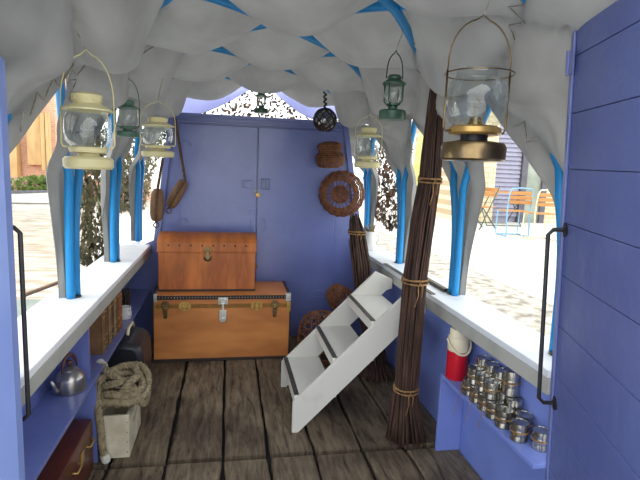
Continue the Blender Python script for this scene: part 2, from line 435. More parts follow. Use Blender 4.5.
# even arclength table
TAB = []
_l = 0; _p = None
for i in range(2001):
    x, z = sec(i/2000); q = Vector((CX+HW*x, SZ+HT*z))
    if _p is not None: _l += (q-_p).length
    TAB.append((_l, x, z)); _p = q
LEN = _l
def hoop(sv):
    # sv 0..1 arclength -> (xfrac, zfrac)
    t = max(0, min(1, sv))*LEN
    lo, hi = 0, 2000
    while hi-lo > 1:
        mid = (lo+hi)//2
        if TAB[mid][0] < t: lo = mid
        else: hi = mid
    a, b = TAB[lo], TAB[hi]; w = (t-a[0])/max(1e-9, b[0]-a[0])
    return a[1]+(b[1]-a[1])*w, a[2]+(b[2]-a[2])*w
PT = [(0, 0), (.21, .0625), (.42, .125), (.57, .186), (.72, .25), (.80, .305), (.86, .37), (.90, .415), (.94, .46), (.962, .480), (1.0, .5)]
def prog(xf):
    a = abs(xf)
    for i in range(len(PT)-1):
        if a <= PT[i+1][0]+1e-9:
            u = (a-PT[i][0])/(PT[i+1][0]-PT[i][0]); v = PT[i][1]+(PT[i+1][1]-PT[i][1])*u; break
    else: v = .5
    return .5+math.copysign(v, xf)
def prog_old(xf): return .5+.5*(.4*xf+.6*xf**3)   # how far along a strand has gone when it is at xf
def hpt(sv):
    xf, zf = hoop(sv); return CX+HW*xf, SZ+HT*zf, xf, zf
def hnorm(sv):
    a = hpt(max(0, sv-.003)); b = hpt(min(1, sv+.003))
    t = Vector((b[0]-a[0], 0, b[1]-a[1])).normalized()
    return Vector((t.z, 0, -t.x))           # points inward (down at the crown)
fr = empty('canopy_frame', (CX, 2.4, SZ), 'bright blue bent poles crossing overhead and standing on both white sills', 'frame')
def strand(y0, dr):
    pts = []
    for i in range(121):
        sv = i/120
        x, z, xf, zf = hpt(sv)
        t = prog(xf)
        t = t if dr > 0 else 1-t
        y = y0+4*S*(prog(xf) if dr > 0 else -prog(xf))
        # y0 is the station at the left foot
        pr = prog(xf)
        y += dr*.028*(1-2*min(1, max(0, pr)))*(1 if zf < .9 else .5)
        nn = hnorm(sv)
        wr = min(1, max(0, (zf-.44)/.08)); cw = min(1, max(0, (zf-.90)/.07))
        pts.append(Vector((x, y, z))-nn*(.026*wr*(1-cw))+nn*(.012 if dr > 0 else -.012)*(1 if zf > .9 else .3))
    return pts
YMIN, YMAX = 1.0, 4.3
strands = []
for k in range(-4, 10):
    y0 = 2.43+S*(k-2)
    for dr in (1, -1):
        if dr > 0: pts = strand(y0, 1)
        else: pts = strand(y0, -1)
        strands.append((dr, y0, pts))
        run = []
        for p in pts+[None]:
            if p is not None and YMIN < p.y < YMAX: run.append(p)
            else:
                if len(run) > 6:
                    MB().tube(run, .0195, 10).build('pole', POLE, fr, smooth=True)
                run = []
# small foot sockets
for side in (0, 1):
    for y in FY:
        if 1.45 < y < 3.95:
            x = CX-HW if side == 0 else CX+HW
            MB().lathe([(.0, 0), (.034, 0), (.034, .004), (.0, .008)], (x, y, SZ+.0005), 14).build('foot_plate', METALSTRIP, fr)

def legw(zf, near=False):
    # half-width of the open gap between legs, in metres, at height fraction
    h0 = .74
    if zf >= h0: return 0
    return (S/2-.025)*(1-(zf/h0)**2.0)
def canvas_pt(st, v, sv, side_amp=1):
    x, z, xf, zf = hpt(sv)
    half = S/2
    g = legw(zf)
    w = half-g
    y = st+v*w
    pr = prog(xf)
    a = (y-2.43)/S-4*pr; b = (y-2.43)/S+4*pr
    A = abs(sin(PI*a)); B = abs(sin(PI*b))
    # fade pillows out towards the feet
    top = min(1, max(0, (zf-.55)/.30)); top = top*top*(3-2*top)
    pill = (A*B)**.61
    nn = hnorm(sv)
    dirn = (nn*.75+Vector((0, 0, -1))*.55*top)
    amp = .145*top*min(1, max(.12 if x > .5 else .25, (y-1.15)/.45))
    nz = noise.noise(Vector((x*2.1, y*2.3, z*2)))
    off = dirn*(amp*pill*(1+.12*nz))
    # base sits just outside the poles
    near = min(1, max(0, (y-1.25)/.3)) if x > .6 else 1
    wrap = min(1, max(0, (zf-.42)/.14)); wrap = wrap*wrap*(3-2*wrap)*(.35+.65*near); crown = min(1, max(0, (zf-.90)/.07))
    off += nn*(-.042+.050*wrap-.058*crown+.012*wrap*noise.noise(Vector((x*6, y*6, z*6))))
    # creases running out of the lattice nodes and seams
    cr = .005*top*noise.noise(Vector((a*5+b*1.2, b*5-a*.7, 3.1)))*(1-pill*.5)
    off += nn*cr
    # hanging folds on the legs
    lo = 1-top
    fold = .016*lo*sin(v*9+2.1*noise.noise(Vector((st*7, v*1.3, z*1.6)))*2)+.012*lo*noise.noise(Vector((y*9, z*2.2, st)))
    belly = .035*lo*(1-v*v)*min(1, zf*3)
    off += nn*(fold-belly*.3)
    off.y += .012*lo*noise.noise(Vector((z*4, v*2, st*3)))
    return Vector((x, y, z))+off
cn = empty('canvas_canopy', (CX, 2.4, SZ), 'puffy off-white canvas cover sagging in diamonds between the blue poles overhead', 'canvas')
NV, NS = 30, 150
for k, st in enumerate(FY):
    m = MB(); vs = []; fs = []
    for i in range(NS+1):
        for j in range(NV+1):
            sv = i/NS; v = -1+2*j/NV
            p = canvas_pt(st, v, sv)
            vs.append(p)
    for i in range(NS):
        for j in range(NV):
            a = i*(NV+1)+j
            cyy = (vs[a].y+vs[a+NV+2].y)/2
            h_ = hpt((i+.5)/NS)
            if cyy < .95: continue
            if h_[3] > .70 and cyy > 4.12+.36*abs(sin(4*PI*prog(h_[2]))): continue
            if h_[3] <= .70 and k == 5: continue
            fs.append((a, a+1, a+NV+2, a+NV+1))
    if not fs: continue
    used = sorted({i for f in fs for i in f}); mp = {o: n_ for n_, o in enumerate(used)}
    m.v = [vs[i] for i in used]; m.f = [tuple(mp[i] for i in f) for f in fs]
    o = m.build('canvas_panel', CANVAS, cn, smooth=True)
# lacing cords around the poles
def lace(pts, z0, z1, amp=.03, st=.05):
    run = [p for p in pts if z0 <= p.z <= z1]
    if len(run) < 3: return None
    m = MB(); zz = []
    acc = 0; sgn = 1; last = run[0]
    for i in range(len(run)-1):
        a, b = run[i], run[i+1]; L_ = (b-a).length; nst = max(1, int(L_/st))
        for q in range(nst):
            p = a.lerp(b, q/nst)
            inw = Vector((CX-p.x, 0, 1.3-p.z)).normalized()*.050
            t = (b-a).normalized(); sd = t.cross(inw).normalized()
            zz.append(p+inw+sd*amp*sgn*(1+.3*noise.noise(p*9))); sgn = -sgn
    m.tube(zz, .003, 5)
    return m
for dr, y0, pts in strands:
    foot_r = y0+4*S*dr
    for side in (0, 1):
        f = y0 if side == 0 else foot_r
        half = pts[:60] if side == 0 else pts[61:]
        if 1.2 < f < 2.8:
            half = [p for p in half if p.y > 1.2]
            lm = lace(half, 1.47, 1.97)
            if lm: lm.build('lacing_cord', CORD, cn, smooth=True)

# pale blue end flaps beyond the bulkhead
def flap(p0, p1, p2, label):
    # p0,p1 upper corners, p2 the drooping tip
    m = MB(); n_ = 14; vs = []
    for i in range(n_+1):
        for j in range(n_+1):
            u, v = i/n_, j/n_
            top = p0.lerp(p1, u); bl = p0.lerp(p1, u)
            k = (1-abs(2*u-1)**1.6)
            low = top+(p2-(p0+p1)/2)*k
            q = top.lerp(low, v); q.y += .05*sin(u*PI)*sin(v*PI)+.008*noise.noise(Vector((u*8, v*3, 1)))
            vs.append(q)
    fs = [(i*(n_+1)+j, i*(n_+1)+j+1, (i+1)*(n_+1)+j+1, (i+1)*(n_+1)+j) for i in range(n_) for j in range(n_)]
    o = m.add(vs, fs).build('canvas_flap', CANVASB, smooth=True)
    so = o.modifiers.new('thick', 'SOLIDIFY'); so.thickness = .003
    return tag(o, label, 'canvas', 'pale blue end flaps')
flap(atY(150, 84, 4.5), atY(262, 82, 4.5), atY(190, 116, 4.5), 'pale blue canvas flap drooping above the left end of the bulkhead')
flap(atY(264, 82, 4.5), atY(382, 92, 4.5), atY(322, 122, 4.5), 'pale blue canvas flap drooping above the right end of the bulkhead')

# ------------------------------------------------------------------ camouflage nets
def camo(P, nu, nv, size, material, label, drop=.22, seed=1, name='camouflage_net'):
    rnd = random.Random(seed); m = MB()
    def pt(u, v):
        a = P[0].lerp(P[1], u); b = P[3].lerp(P[2], u); return a.lerp(b, v)
    nrm = (P[1]-P[0]).cross(P[3]-P[0]).normalized()
    for i in range(nu):
        for j in range(nv):
            if rnd.random() < drop: continue
            u = (i+rnd.uniform(.1, .9))/nu; v = (j+rnd.uniform(.1, .9))/nv
            c = pt(u, v)+nrm*rnd.uniform(-.03, .03)+nrm*.03*noise.noise(Vector((u*4, v*6, seed)))
            a1 = Vector((rnd.uniform(-1, 1), rnd.uniform(-1, 1), rnd.uniform(-1, 1))).normalized()
            a1 = (a1-nrm*a1.dot(nrm)*.6).normalized(); a2 = a1.cross(nrm+Vector((rnd.uniform(-.5, .5), rnd.uniform(-.5, .5), rnd.uniform(-.5, .5)))).normalized()
            s1 = size*rnd.uniform(.6, 1.3); s2 = size*rnd.uniform(.35, .8)
            n6 = 6; vs = [c+nrm*rnd.uniform(-.006, .006)]
            for q in range(n6):
                an = 2*PI*q/n6; rr = rnd.uniform(.6, 1.1)
                vs.append(c+a1*s1*cos(an)*rr+a2*s2*sin(an)*rr+nrm*rnd.uniform(-.008, .008))
            m.add(vs, [(0, 1+q, 1+(q+1) % n6) for q in range(n6)])
    gw = max(2, nu//2); gh = max(2, nv//2)
    for i in range(gw+1):
        m.tube([pt(i/gw, j/gh) for j in range(gh+1)], .0015, 3, caps=False)
    for j in range(gh+1):
        m.tube([pt(i/gw, j/gh) for i in range(gw+1)], .0015, 3, caps=False)
    return tag(m.build(name, material), label, 'net')
camo([Vector((-.75, 5.0, 1.45)), Vector((1.35, 5.0, 1.45)), Vector((1.2, 5.0, 2.2)), Vector((-.6, 5.0, 2.2))], 54, 22, .027, CAMOD,
     'camouflage netting filling the gap above the blue bulkhead', .25, 3)
X = SLO-.12
camo([atX(101, 275, X), atX(78, 262, X), atX(84, 128, X), atX(116, 128, X)], 22, 40, .036, CAMO, 'tattered olive camouflage net hanging behind the leftmost full blue pole', .04, 5)
camo([atX(140, 215, X), atX(117, 212, X), atX(120, 95, X), atX(176, 95, X)], 44, 50, .036, CAMO, 'olive camouflage net bunched outside beyond the left green lantern', .1, 8)
X = SRO+.12
camo([atX(372, 215, X), atX(398, 235, X), atX(396, 130, X), atX(358, 128, X)], 30, 30, .034, CAMOD, 'brown camouflage net hanging behind the small cream lantern at right', .18, 11)
camo([atX(404, 150, X), atX(411, 170, X), atX(414, 92, X), atX(404, 92, X)], 8, 20, .02, CAMO, 'narrow camouflage scrap hanging beside the tall broom outside', .2, 13)

# ------------------------------------------------------------------ stairs
def steps():
    r = empty('boat_steps', (.7, 2.75, 0), 'white wooden open steps leading down from the right sill to the floor', 'steps')
    for y in (2.47, 3.03):
        poly = [(.352, 0), (.385, 0), (1.055, .665), (1.055, .70), (1.02, .82-.02), (.975, .782), (.352, .165)]
        poly = [(.352, .0), (.385, .0), (1.02, .635), (1.055, .645), (1.055, .705), (.94, .756), (.352, .168)]
        o = MB().prism(poly, 'y', y-.011, y+.011).build('side_board', STEPM, r, bevel=.002)
    for z, x in ((.20, .375), (.40, .575), (.60, .775)):
        t = MB().box((x, 2.482, z-.022), (x+.215, 3.018, z)).build('tread', STEPM, r, bevel=.002)
        MB().box((x-.014, 2.482, z-.052), (x, 3.018, z+.0)).build('front_batten', STEPM, t, bevel=.001)
        MB().box((x-.014, 2.486, z+.0005), (x+.012, 3.014, z+.004)).build('nosing_strip', METALSTRIP, t)
    return r
steps()
tag(MB().box((1.064, 2.42, SZ+.0005), (1.088, 3.26, SZ+.005)).build('edging_strip', METALSTRIP), 'dark worn metal strip on the right sill edge at the top of the steps', 'strip')
tag(MB().box((1.155, 2.47, SZ+.0005), (1.18, 2.75, SZ+.02)).build('batten', METALSTRIP), 'short dark batten lying on the right sill behind the tall twig broom', 'batten')

# ------------------------------------------------------------------ trunks
def trunk_low():
    x0, x1, y0, y1, z0, zs, z1 = -.495, .455, 3.50, 3.92, .012, .405, .485
    r = empty('steamer_trunk', ((x0+x1)/2, (y0+y1)/2, 0), 'large flat-topped tan trunk with dark edging standing on the floor', 'trunk', None)
    MB().box((x0, y0, z0), (x1, y1, zs)).build('body', TRUNKL, r, bevel=.006)
    lid = MB().box((x0, y0, zs+.002), (x1, y1, z1)).build('lid', TRUNKL, r, bevel=.006)
    m = MB(); m.box((x0-.004, y0-.005, z1-.032), (x1+.004, y0+.002, z1-.004)); m.box((x0-.004, y0-.004, z1-.006), (x0+.016, y1, z1+.003)); m.box((x1-.016, y0-.004, z1-.006), (x1+.004, y1, z1+.003))
    m.box((x1-.002, y0-.004, z0), (x1+.005, y0+.022, z1-.03)); m.box((x0-.005, y0-.004, z0), (x0+.002, y0+.022, z1-.03))
    m.box((x1-.002, y1-.02, z0), (x1+.005, y1, z1-.03)); m.box((x0-.004, y0-.004, z0-.010), (x1+.004, y1, z0+.010))
    m.build('edge_trim', DARKTRIM, r)
    m = MB()
    for i in range(46):
        x = x0+.02+i*(x1-x0-.04)/45
        m.lathe([(.003, 0), (.002, .002), (0, .003)], (x, y0-.005, z1-.018), 6, rot=Matrix.Rotation(PI/2, 3, 'X'))
    m.build('rivets', NICKEL, r)
    m = MB(); m.box((x0, y0-.004, zs-.014), (x1, y0, zs+.016)); m.box((x1, y0, zs-.014), (x1+.004, y1, zs+.016)); m.box((x0-.004, y0, zs-.014), (x0, y1, zs+.016))
    m.build('band', BANDB, r)
    def plate(cx, w, h, zc, mt, nm, n_=2):
        m = MB(); pts = [(cx-w, zc+h*.5), (cx-w*.5, zc+h), (cx+w*.5, zc+h), (cx+w, zc+h*.5), (cx+w, zc-h*.4), (cx+w*.3, zc-h), (cx-w*.3, zc-h), (cx-w, zc-h*.4)]
        m.prism(pts, 'y', y0-.010, y0-.0045)
        return m
    for cx in (-.303+.05-.03, .215):   # loop clasps beside the lock
        m = plate(cx, .04, .032, zs, BRASS, 'clasp')
        for s_ in (-.015, .015):
            m.tube(arc((cx+s_, y0-.010, zs), .016, PI/2, 3*PI/2, 6, 'yz'), .006, 6)
        m.build('clasp', BRASS, r, smooth='auto')
    for cx in (-.415, .345):  # spring latches
        m = plate(cx, .026, .028, zs+.012, BRASS, 'latch')
        m.box((cx-.016, y0-.018, zs-.05), (cx+.016, y0-.004, zs+.01)); m.lathe([(.014, 0), (.011, .008), (0, .010)], (cx, y0-.018, zs-.012), 12, rot=Matrix.Rotation(PI/2, 3, 'X'))
        m.box((cx-.012, y0-.010, zs-.085), (cx+.012, y0-.004, zs-.05))
        m.build('latch', OLDBRASS, r, bevel=.002)
    cx = -.022
    m = MB(); m.box((cx-.034, y0-.010, zs+.012), (cx+.034, y0-.004, zs+.062)); m.lathe([(.026, 0), (.022, .008), (.014, .006), (0, .006)], (cx, y0-.010, zs+.035), 14, rot=Matrix.Rotation(PI/2, 3, 'X'))
    m.box((cx-.008, y0-.016, zs-.03), (cx+.008, y0-.008, zs+.02))
    m.prism([(cx-.026, zs-.03), (cx+.026, zs-.03), (cx+.026, zs-.10), (cx+.014, zs-.118), (cx-.014, zs-.118), (cx-.026, zs-.10)], 'y', y0-.014, y0-.0045)
    m.lathe([(.013, 0), (.011, .006), (0, .008)], (cx, y0-.014, zs-.09), 12, rot=Matrix.Rotation(PI/2, 3, 'X'))
    o = m.build('lock', NICKEL, r, bevel=.002); o['label'] = 'bright nickel lock plate'
    for x in (x0, x1):
        s_ = 1 if x > 0 else -1
        MB().box((x-.002*s_-(.03 if s_ > 0 else 0), y0-.008, z1-.05), (x+.006*s_+(.03 if s_ < 0 else 0), y0+.03, z1+.006)).build('corner_cap', NICKEL, r, bevel=.003)
        MB().box((x-.002*s_-(.022 if s_ > 0 else 0), y0-.008, zs-.045), (x+.007*s_+(.022 if s_ < 0 else 0), y0+.02, zs+.022)).build('corner_cap', BRASS, r, bevel=.003)
        m = MB(); m.tube([(x+.004*s_, 3.62, .32), (x+.022*s_, 3.65, .325), (x+.022*s_, 3.77, .325), (x+.004*s_, 3.80, .32)], .009, 8)
        m.build('side_handle', DARKTRIM, r, smooth=True)
trunk_low()
def trunk_up():
    x0, x1, y0, y1, z0, zs = -.475, .205, 3.60, 3.92, .4885, .775
    r = empty('travel_trunk', ((x0+x1)/2, (y0+y1)/2, z0), 'smaller brown dome-lidded tin trunk resting on top of the larger one', 'trunk')
    MB().box((x0, y0, z0), (x1, y1, zs-.002)).build('body', TRUNKU, r, bevel=.008)
    pts = []
    n_ = 14
    for i in range(n_+1):
        a = i/n_
        y = y0-.004+(y1-y0+.008)*a
        z = zs+.068+.052*sin(PI*a)**.7
        pts.append((y, z))
    pts = [(y0-.004, zs+.001)]+pts+[(y1+.004, zs+.001)]
    m = MB(); m.prism(pts[::-1], 'x', x0-.006, x1+.006)
    o = m.build('lid', TRUNKU, r, bevel=.006)
    m = MB(); m.box((x0-.008, y0-.010, zs-.004), (x1+.008, y0+.0, zs+.008)); m.box((x0-.008, y0-.009, zs+.066), (x1+.008, y0-.003, zs+.072))
    m.build('rim', TRUNKU, r, bevel=.003)
    m = MB(); m.box((x0-.002, y0-.003, z0), (x1+.002, y0+.0, z0+.013)); m.box((x1, y0, z0), (x1+.003, y1, z0+.013)); m.build('base_band', DARKTRIM, r)
    cx = -.135
    m = MB(); m.prism([(cx-.035, zs+.004), (cx-.026, zs+.025), (cx, zs+.045), (cx+.026, zs+.025), (cx+.035, zs+.004)], 'y', y0-.014, y0-.004)
    m.lathe([(.030, 0), (.028, .008), (.014, .012), (0, .012)], (cx, y0-.004, zs-.04), 18, rot=Matrix.Rotation(PI/2, 3, 'X'))
    m.box((cx-.012, y0-.018, zs-.045), (cx+.012, y0-.006, zs+.012))
    o = m.build('hasp_lock', OLDBRASS, r, bevel=.002); o['label'] = 'round tarnished lock plate'
    for k in range(8):
        m = MB()
        x = x0+.07+k*(x1-x0-.14)/7
        m.lathe([(.007, 0), (.005, .004), (0, .006)], (x, y0-.004, zs+.045), 8, rot=Matrix.Rotation(PI/2, 3, 'X'))
        m.build('stud', DARKTRIM, r, smooth=True)
    m = MB()
    for x in (x0+.17, x0+.27, x1-.24, x1-.13):   # pressed ribs
        m.box((x-.005, y0-.0025, z0+.02), (x+.005, y0, zs-.01))
    m.build('pressed_rib', TRUNKU, r, bevel=.001)
    m = MB(); x = x1; m.tube([(x+.003, 3.70, .66), (x+.02, 3.72, .64), (x+.02, 3.80, .64), (x+.003, 3.82, .66)], .006, 8); m.build('side_handle', OLDBRASS, r, smooth=True)
trunk_up()

# ------------------------------------------------------------------ lanterns
def wire_bail(m, c, w, z0, z1, r=.0022, peak=True, rot=0):
    ux = Vector((cos(rot), sin(rot), 0)); pts = []
    for i in range(17):
        a = PI*i/16
        k = sin(a)
        pts.append(Vector(c)+ux*(-cos(a)*w)+Vector((0, 0, z0+(z1-z0)*(k**.75 if not peak else k**.8))))
    pts[8] += Vector((0, 0, .012 if peak else 0))
    m.tube(pts, r, 6); return m
def jar_lantern(px, y, ptop, pbot, R, mt, label, hook, H=None, group=None, bail=None, rot=0):
    b = atY(px, pbot, y); t = atY(px, ptop, y); H = t.z-b.z
    r = empty('storm_lantern', b, label, 'lantern', group)
    g = lambda zz: b.z+zz*H
    c = (b.x, b.y, 0)
    MB().lathe([(0, g(0)), (R*.92, g(0)), (R, g(.03)), (R, g(.13)), (R*.9, g(.16)), (R*.55, g(.17)), (0, g(.17))], c).build('fuel_tank', mt, r, smooth='auto')
    MB().lathe([(0, g(.17)), (R*.42, g(.17)), (R*.42, g(.21)), (R*.74, g(.22)), (R*.78, g(.27)), (R*.72, g(.29)), (0, g(.29))], c).build('burner', mt, r, smooth='auto')
    MB().lathe([(R*.68, g(.29)), (R*.90, g(.37)), (R*.95, g(.50)), (R*.92, g(.66)), (R*.74, g(.775))], c, cap=False).build('globe', GLASS, r, smooth=True)
    m = MB(); m.lathe([(R*.62, g(.775)), (R*1.02, g(.765)), (R*1.02, g(.785)), (R*.70, g(.84)), (R*.55, g(.86)), (R*.55, g(.90)), (R*.60, g(.93)), (R*.62, g(.97)), (R*.45, g(1.0)), (0, g(1.0))], c)
    for k in range(14):
        a = 2*PI*k/14; m.obox((b.x+cos(a)*R*.585, b.y+sin(a)*R*.585, g(.93)), (.0015, 0, 0), (0, .0015, 0), (0, 0, H*.035))
    m.build('cap', mt, r, smooth='auto')
    m = MB()
    ux = Vector((cos(rot), sin(rot), 0)); cc = Vector((b.x, b.y, 0))
    for s_ in (-1, 1):
        m = MB()
        m.tube([cc+ux*s_*R*.7+Vector((0, 0, g(.29))), cc+ux*s_*R*1.0+Vector((0, 0, g(.29))), cc+ux*s_*R*1.06+Vector((0, 0, g(.33))), cc+ux*s_*R*1.06+Vector((0, 0, g(.80)))], .0028, 6)
        m.build('frame_wire', mt, r, smooth=True)
    bz = g(bail if bail else 1.45)
    m = MB(); wire_bail(m, (b.x, b.y, 0), R*1.06, g(.80), bz, rot=rot); m.build('bail', mt, r, smooth=True)
    if hook is not None:
        m = MB(); m.tube([Vector((b.x, b.y, bz+.008)), Vector((b.x, b.y, bz+.02)).lerp(Vector(hook), .5), Vector(hook)], .0018, 5)
        tag(m.build('hanging_cord', CORD), 'thin pale cord holding up the '+label.split(' hanging')[0].split(' lying')[0], 'cord')
    return r
jar_lantern(89, 1.75, 93, 169, .076, CREAM, 'large cream storm lantern hanging nearest on the left side', atY(58, 0, 1.75)+Vector((0, 0, .02)), bail=1.5)
jar_lantern(128, 2.6, 100, 137, .052, PALEGREEN, 'green storm lantern hanging behind the large cream one on the left', atY(133, 58, 2.6), bail=1.55)
jar_lantern(158, 2.6, 117, 157, .078, CREAM, 'cream storm lantern hanging left of the bulkhead doors', atY(163, 78, 2.6), bail=1.35)
jar_lantern(367, 3.0, 127, 168, .080, CREAM, 'faded cream storm lantern hanging in front of the right camouflage net', atY(366, 95, 3.0), bail=1.25)

# big brass lantern on the right
def brass_lantern():
    y = 1.5; b = atY(472, 161, y); k = y/500*1.03
    c = (b.x, b.y, 0); g = lambda p: b.z+p*k
    r = empty('storm_lantern', b, 'big brass lantern with a round glass jar hanging nearest at right', 'lantern')
    o = MB().lathe([(0, g(1)), (.094, g(0)), (.100, g(2)), (.101, g(14)), (.094, g(18)), (.06, g(20)), (0, g(20))], c, 36).build('fuel_tank', OLDBRASS, r, smooth='auto')
    MB().lathe([(0, g(20)), (.042, g(20)), (.042, g(27)), (0, g(27))], c, 24).build('burner', BLACKM, r, smooth='auto')
    MB().lathe([(0, g(26)), (.075, g(26)), (.082, g(28)), (.080, g(33)), (.068, g(35)), (.03, g(35)), (0, g(35))], c, 36).build('gallery_ring', BRASS, r, smooth='auto')
    MB().lathe([(.066, g(35)), (.084, g(40)), (.094, g(52)), (.095, g(64)), (.088, g(76)), (.070, g(84)), (.066, g(88)), (.069, g(91))], c, 40, cap=False).build('globe', GLASS, r, smooth=True)
    MB().lathe([(0, g(35.5)), (.022, g(35.5)), (.016, g(44)), (0, g(44))], c, 16).build('wick_holder', OLDBRASS, r, smooth='auto')
    m = MB(); cc = Vector((b.x, b.y, 0)); ux = Vector((1, 0, 0))
    for s_ in (-1, 1):
        m.tube([cc+ux*s_*.075+Vector((0, 0, g(30))), cc+ux*s_*.098+Vector((0, 0, g(29))), cc+ux*s_*.105+Vector((0, 0, g(33))), cc+ux*s_*.105+Vector((0, 0, g(88)))], .0035, 8)
    m.ring((b.x, b.y, g(86)), .105, .0022, 40, 6)
    m.build('frame_wire', OLDBRASS, r, smooth=True)
    m = MB(); wire_bail(m, (b.x, b.y, 0), .105, g(87), g(139), .0025); m.build('bail', OLDBRASS, r, smooth=True)
    m = MB(); m.tube([Vector((b.x, b.y, g(142))), Vector((b.x+.01, b.y, g(142)+.03)), Vector((b.x+.045, b.y, g(142)+.11))], .0022, 5)
    tag(m.build('hanging_cord', CORD), 'thin pale cord holding up the big brass lantern', 'cord')
brass_lantern()
# green hurricane lantern
def green_lantern(px, y, ptop, pbot, R, label, mt, bailpx=None, hook=None):
    b = atY(px, pbot, y); t = atY(px, ptop, y); H = t.z-b.z; g = lambda zz: b.z+zz*H; c = (b.x, b.y, 0)
    r = empty('hurricane_lantern', b, label, 'lantern')
    MB().lathe([(0, g(0)), (R*.95, g(0)), (R, g(.03)), (R, g(.19)), (R*.9, g(.22)), (R*.5, g(.23)), (0, g(.23))], c).build('fuel_tank', mt, r, smooth='auto')
    MB().lathe([(0, g(.23)), (R*.35, g(.23)), (R*.35, g(.30)), (R*.5, g(.32)), (R*.5, g(.36)), (0, g(.36))], c).build('burner', mt, r, smooth='auto')
    MB().lathe([(R*.42, g(.36)), (R*.66, g(.48)), (R*.68, g(.62)), (R*.5, g(.80))], c, cap=False).build('globe', GLASS, r, smooth=True)
    m = MB(); m.lathe([(0, g(.78)), (R*.85, g(.78)), (R*.88, g(.82)), (R*.6, g(.88)), (R*.5, g(.90)), (R*.52, g(.96)), (R*.4, g(1)), (0, g(1))], c)
    m.build('cap', mt, r, smooth='auto')
    m = MB()
    for k in range(4):
        a = PI/4+k*PI/2
        m.tube([(b.x+cos(a)*R*.45, b.y+sin(a)*R*.45, g(.33)), (b.x+cos(a)*R*.74, b.y+sin(a)*R*.74, g(.42)), (b.x+cos(a)*R*.74, b.y+sin(a)*R*.74, g(.79))], R*.06, 6)
    m.build('frame_wire', mt, r, smooth=True)
    if bailpx is not None:
        bz = atY(px, bailpx, y).z
        m = MB(); wire_bail(m, (b.x, b.y, 0), R*.62, g(.92), bz, .0025); m.build('bail', BLACKM, r, smooth=True)
        m = MB(); m.tube([Vector((b.x, b.y, bz+.012)), Vector(hook)], .0018, 5)
        tag(m.build('hanging_cord', CORD), 'thin cord holding up the dark green hurricane lantern', 'cord')
green_lantern(392, 2.1, 75, 120, .058, 'dark green hurricane lantern hanging right of the bulkhead under the canvas', GREEN, 53, atY(407, 22, 2.1))
bz = atY(261, 113, 4.02)
green_lantern(261, 4.02, 92, 113.2, .055, 'small dark lantern standing on top of the blue bulkhead', GREEN)

# ------------------------------------------------------------------ glass float in a net
def glass_float():
    c = atY(325, 120, 3.2); R = .070
    r = empty('glass_float', c-Vector((0, 0, R)), 'netted glass fishing float hanging at the top right of the bulkhead', 'float')
    MB().lathe([(max(0.0001, R*sin(PI*i/18)), -R*cos(PI*i/18)) for i in range(19)], c, 28, cap=False).build('glass_ball', FLOATG, r, smooth=True)
    m = MB(); Rn = R*1.05
    lev = [-.95, -.55, -.1, .35, .75, 1.0]
    nn = 8
    for li in range(len(lev)-1):
        for k in range(nn):
            for s_ in (-.5, .5):
                pts = []
                for q in range(5):
                    t = q/4; z = lev[li]+(lev[li+1]-lev[li])*t; a = 2*PI*(k+.5*(li % 2)+s_*t)/nn
                    rr = math.sqrt(max(0, 1-min(1, z*z)))
                    pts.append(c+Vector((cos(a)*rr, sin(a)*rr, z))*Rn)
                m.tube(pts, .0042, 5)
    m.build('net', DARKTRIM, r, smooth=True)
    m = MB()
    top = atY(325, 92, 3.2)
    pts = []
    for k in range(40):
        t = k/39; a = t*22
        pts.append(c+Vector((0, 0, R))+(top-c-Vector((0, 0, R)))*t+Vector((cos(a), sin(a), 0))*.008)
    m.tube(pts, .006, 6)
    m.build('hanging_rope', DARKTRIM, r, smooth=True)
glass_float()

# ------------------------------------------------------------------ wicker
def wicker(prof, c, rot, nsp, ring_r=.0055, sp_r=.004, name='wicker_basket', label='', dense=1, lattice=0):
    """prof: list of (r,z); rings at each profile point, spokes along it"""
    c = Vector(c)
    m = MB()
    for r_, z in prof:
        if r_ > .012:
            n_ = max(10, nsp*2)
            pts = []
            for k in range(n_):
                a = 2*PI*k/n_
                rr = r_+(.0035 if k % 2 else -.0035)
                pts.append(c+rot @ Vector((rr*cos(a), rr*sin(a), z)))
            m.tube(pts, ring_r, 5, closed=True)
    ro = empty(name, c, label, 'basket')
    m.build('woven_rings', WICKER, ro, smooth=True)
    m = MB()
    for k in range(nsp):
        a0 = 2*PI*k/nsp
        pts = [c+rot @ Vector((max(r_, .006)*cos(a0+lattice*i), max(r_, .006)*sin(a0+lattice*i), z)) for i, (r_, z) in enumerate(prof)]
        m.tube(pts, sp_r, 5)
        if lattice:
            pts = [c+rot @ Vector((max(r_, .006)*cos(a0-lattice*i), max(r_, .006)*sin(a0-lattice*i), z)) for i, (r_, z) in enumerate(prof)]
            m.tube(pts, sp_r, 5)
    m.build('stakes', WICKER, ro, smooth=True)
    return ro
RX = Matrix.Rotation
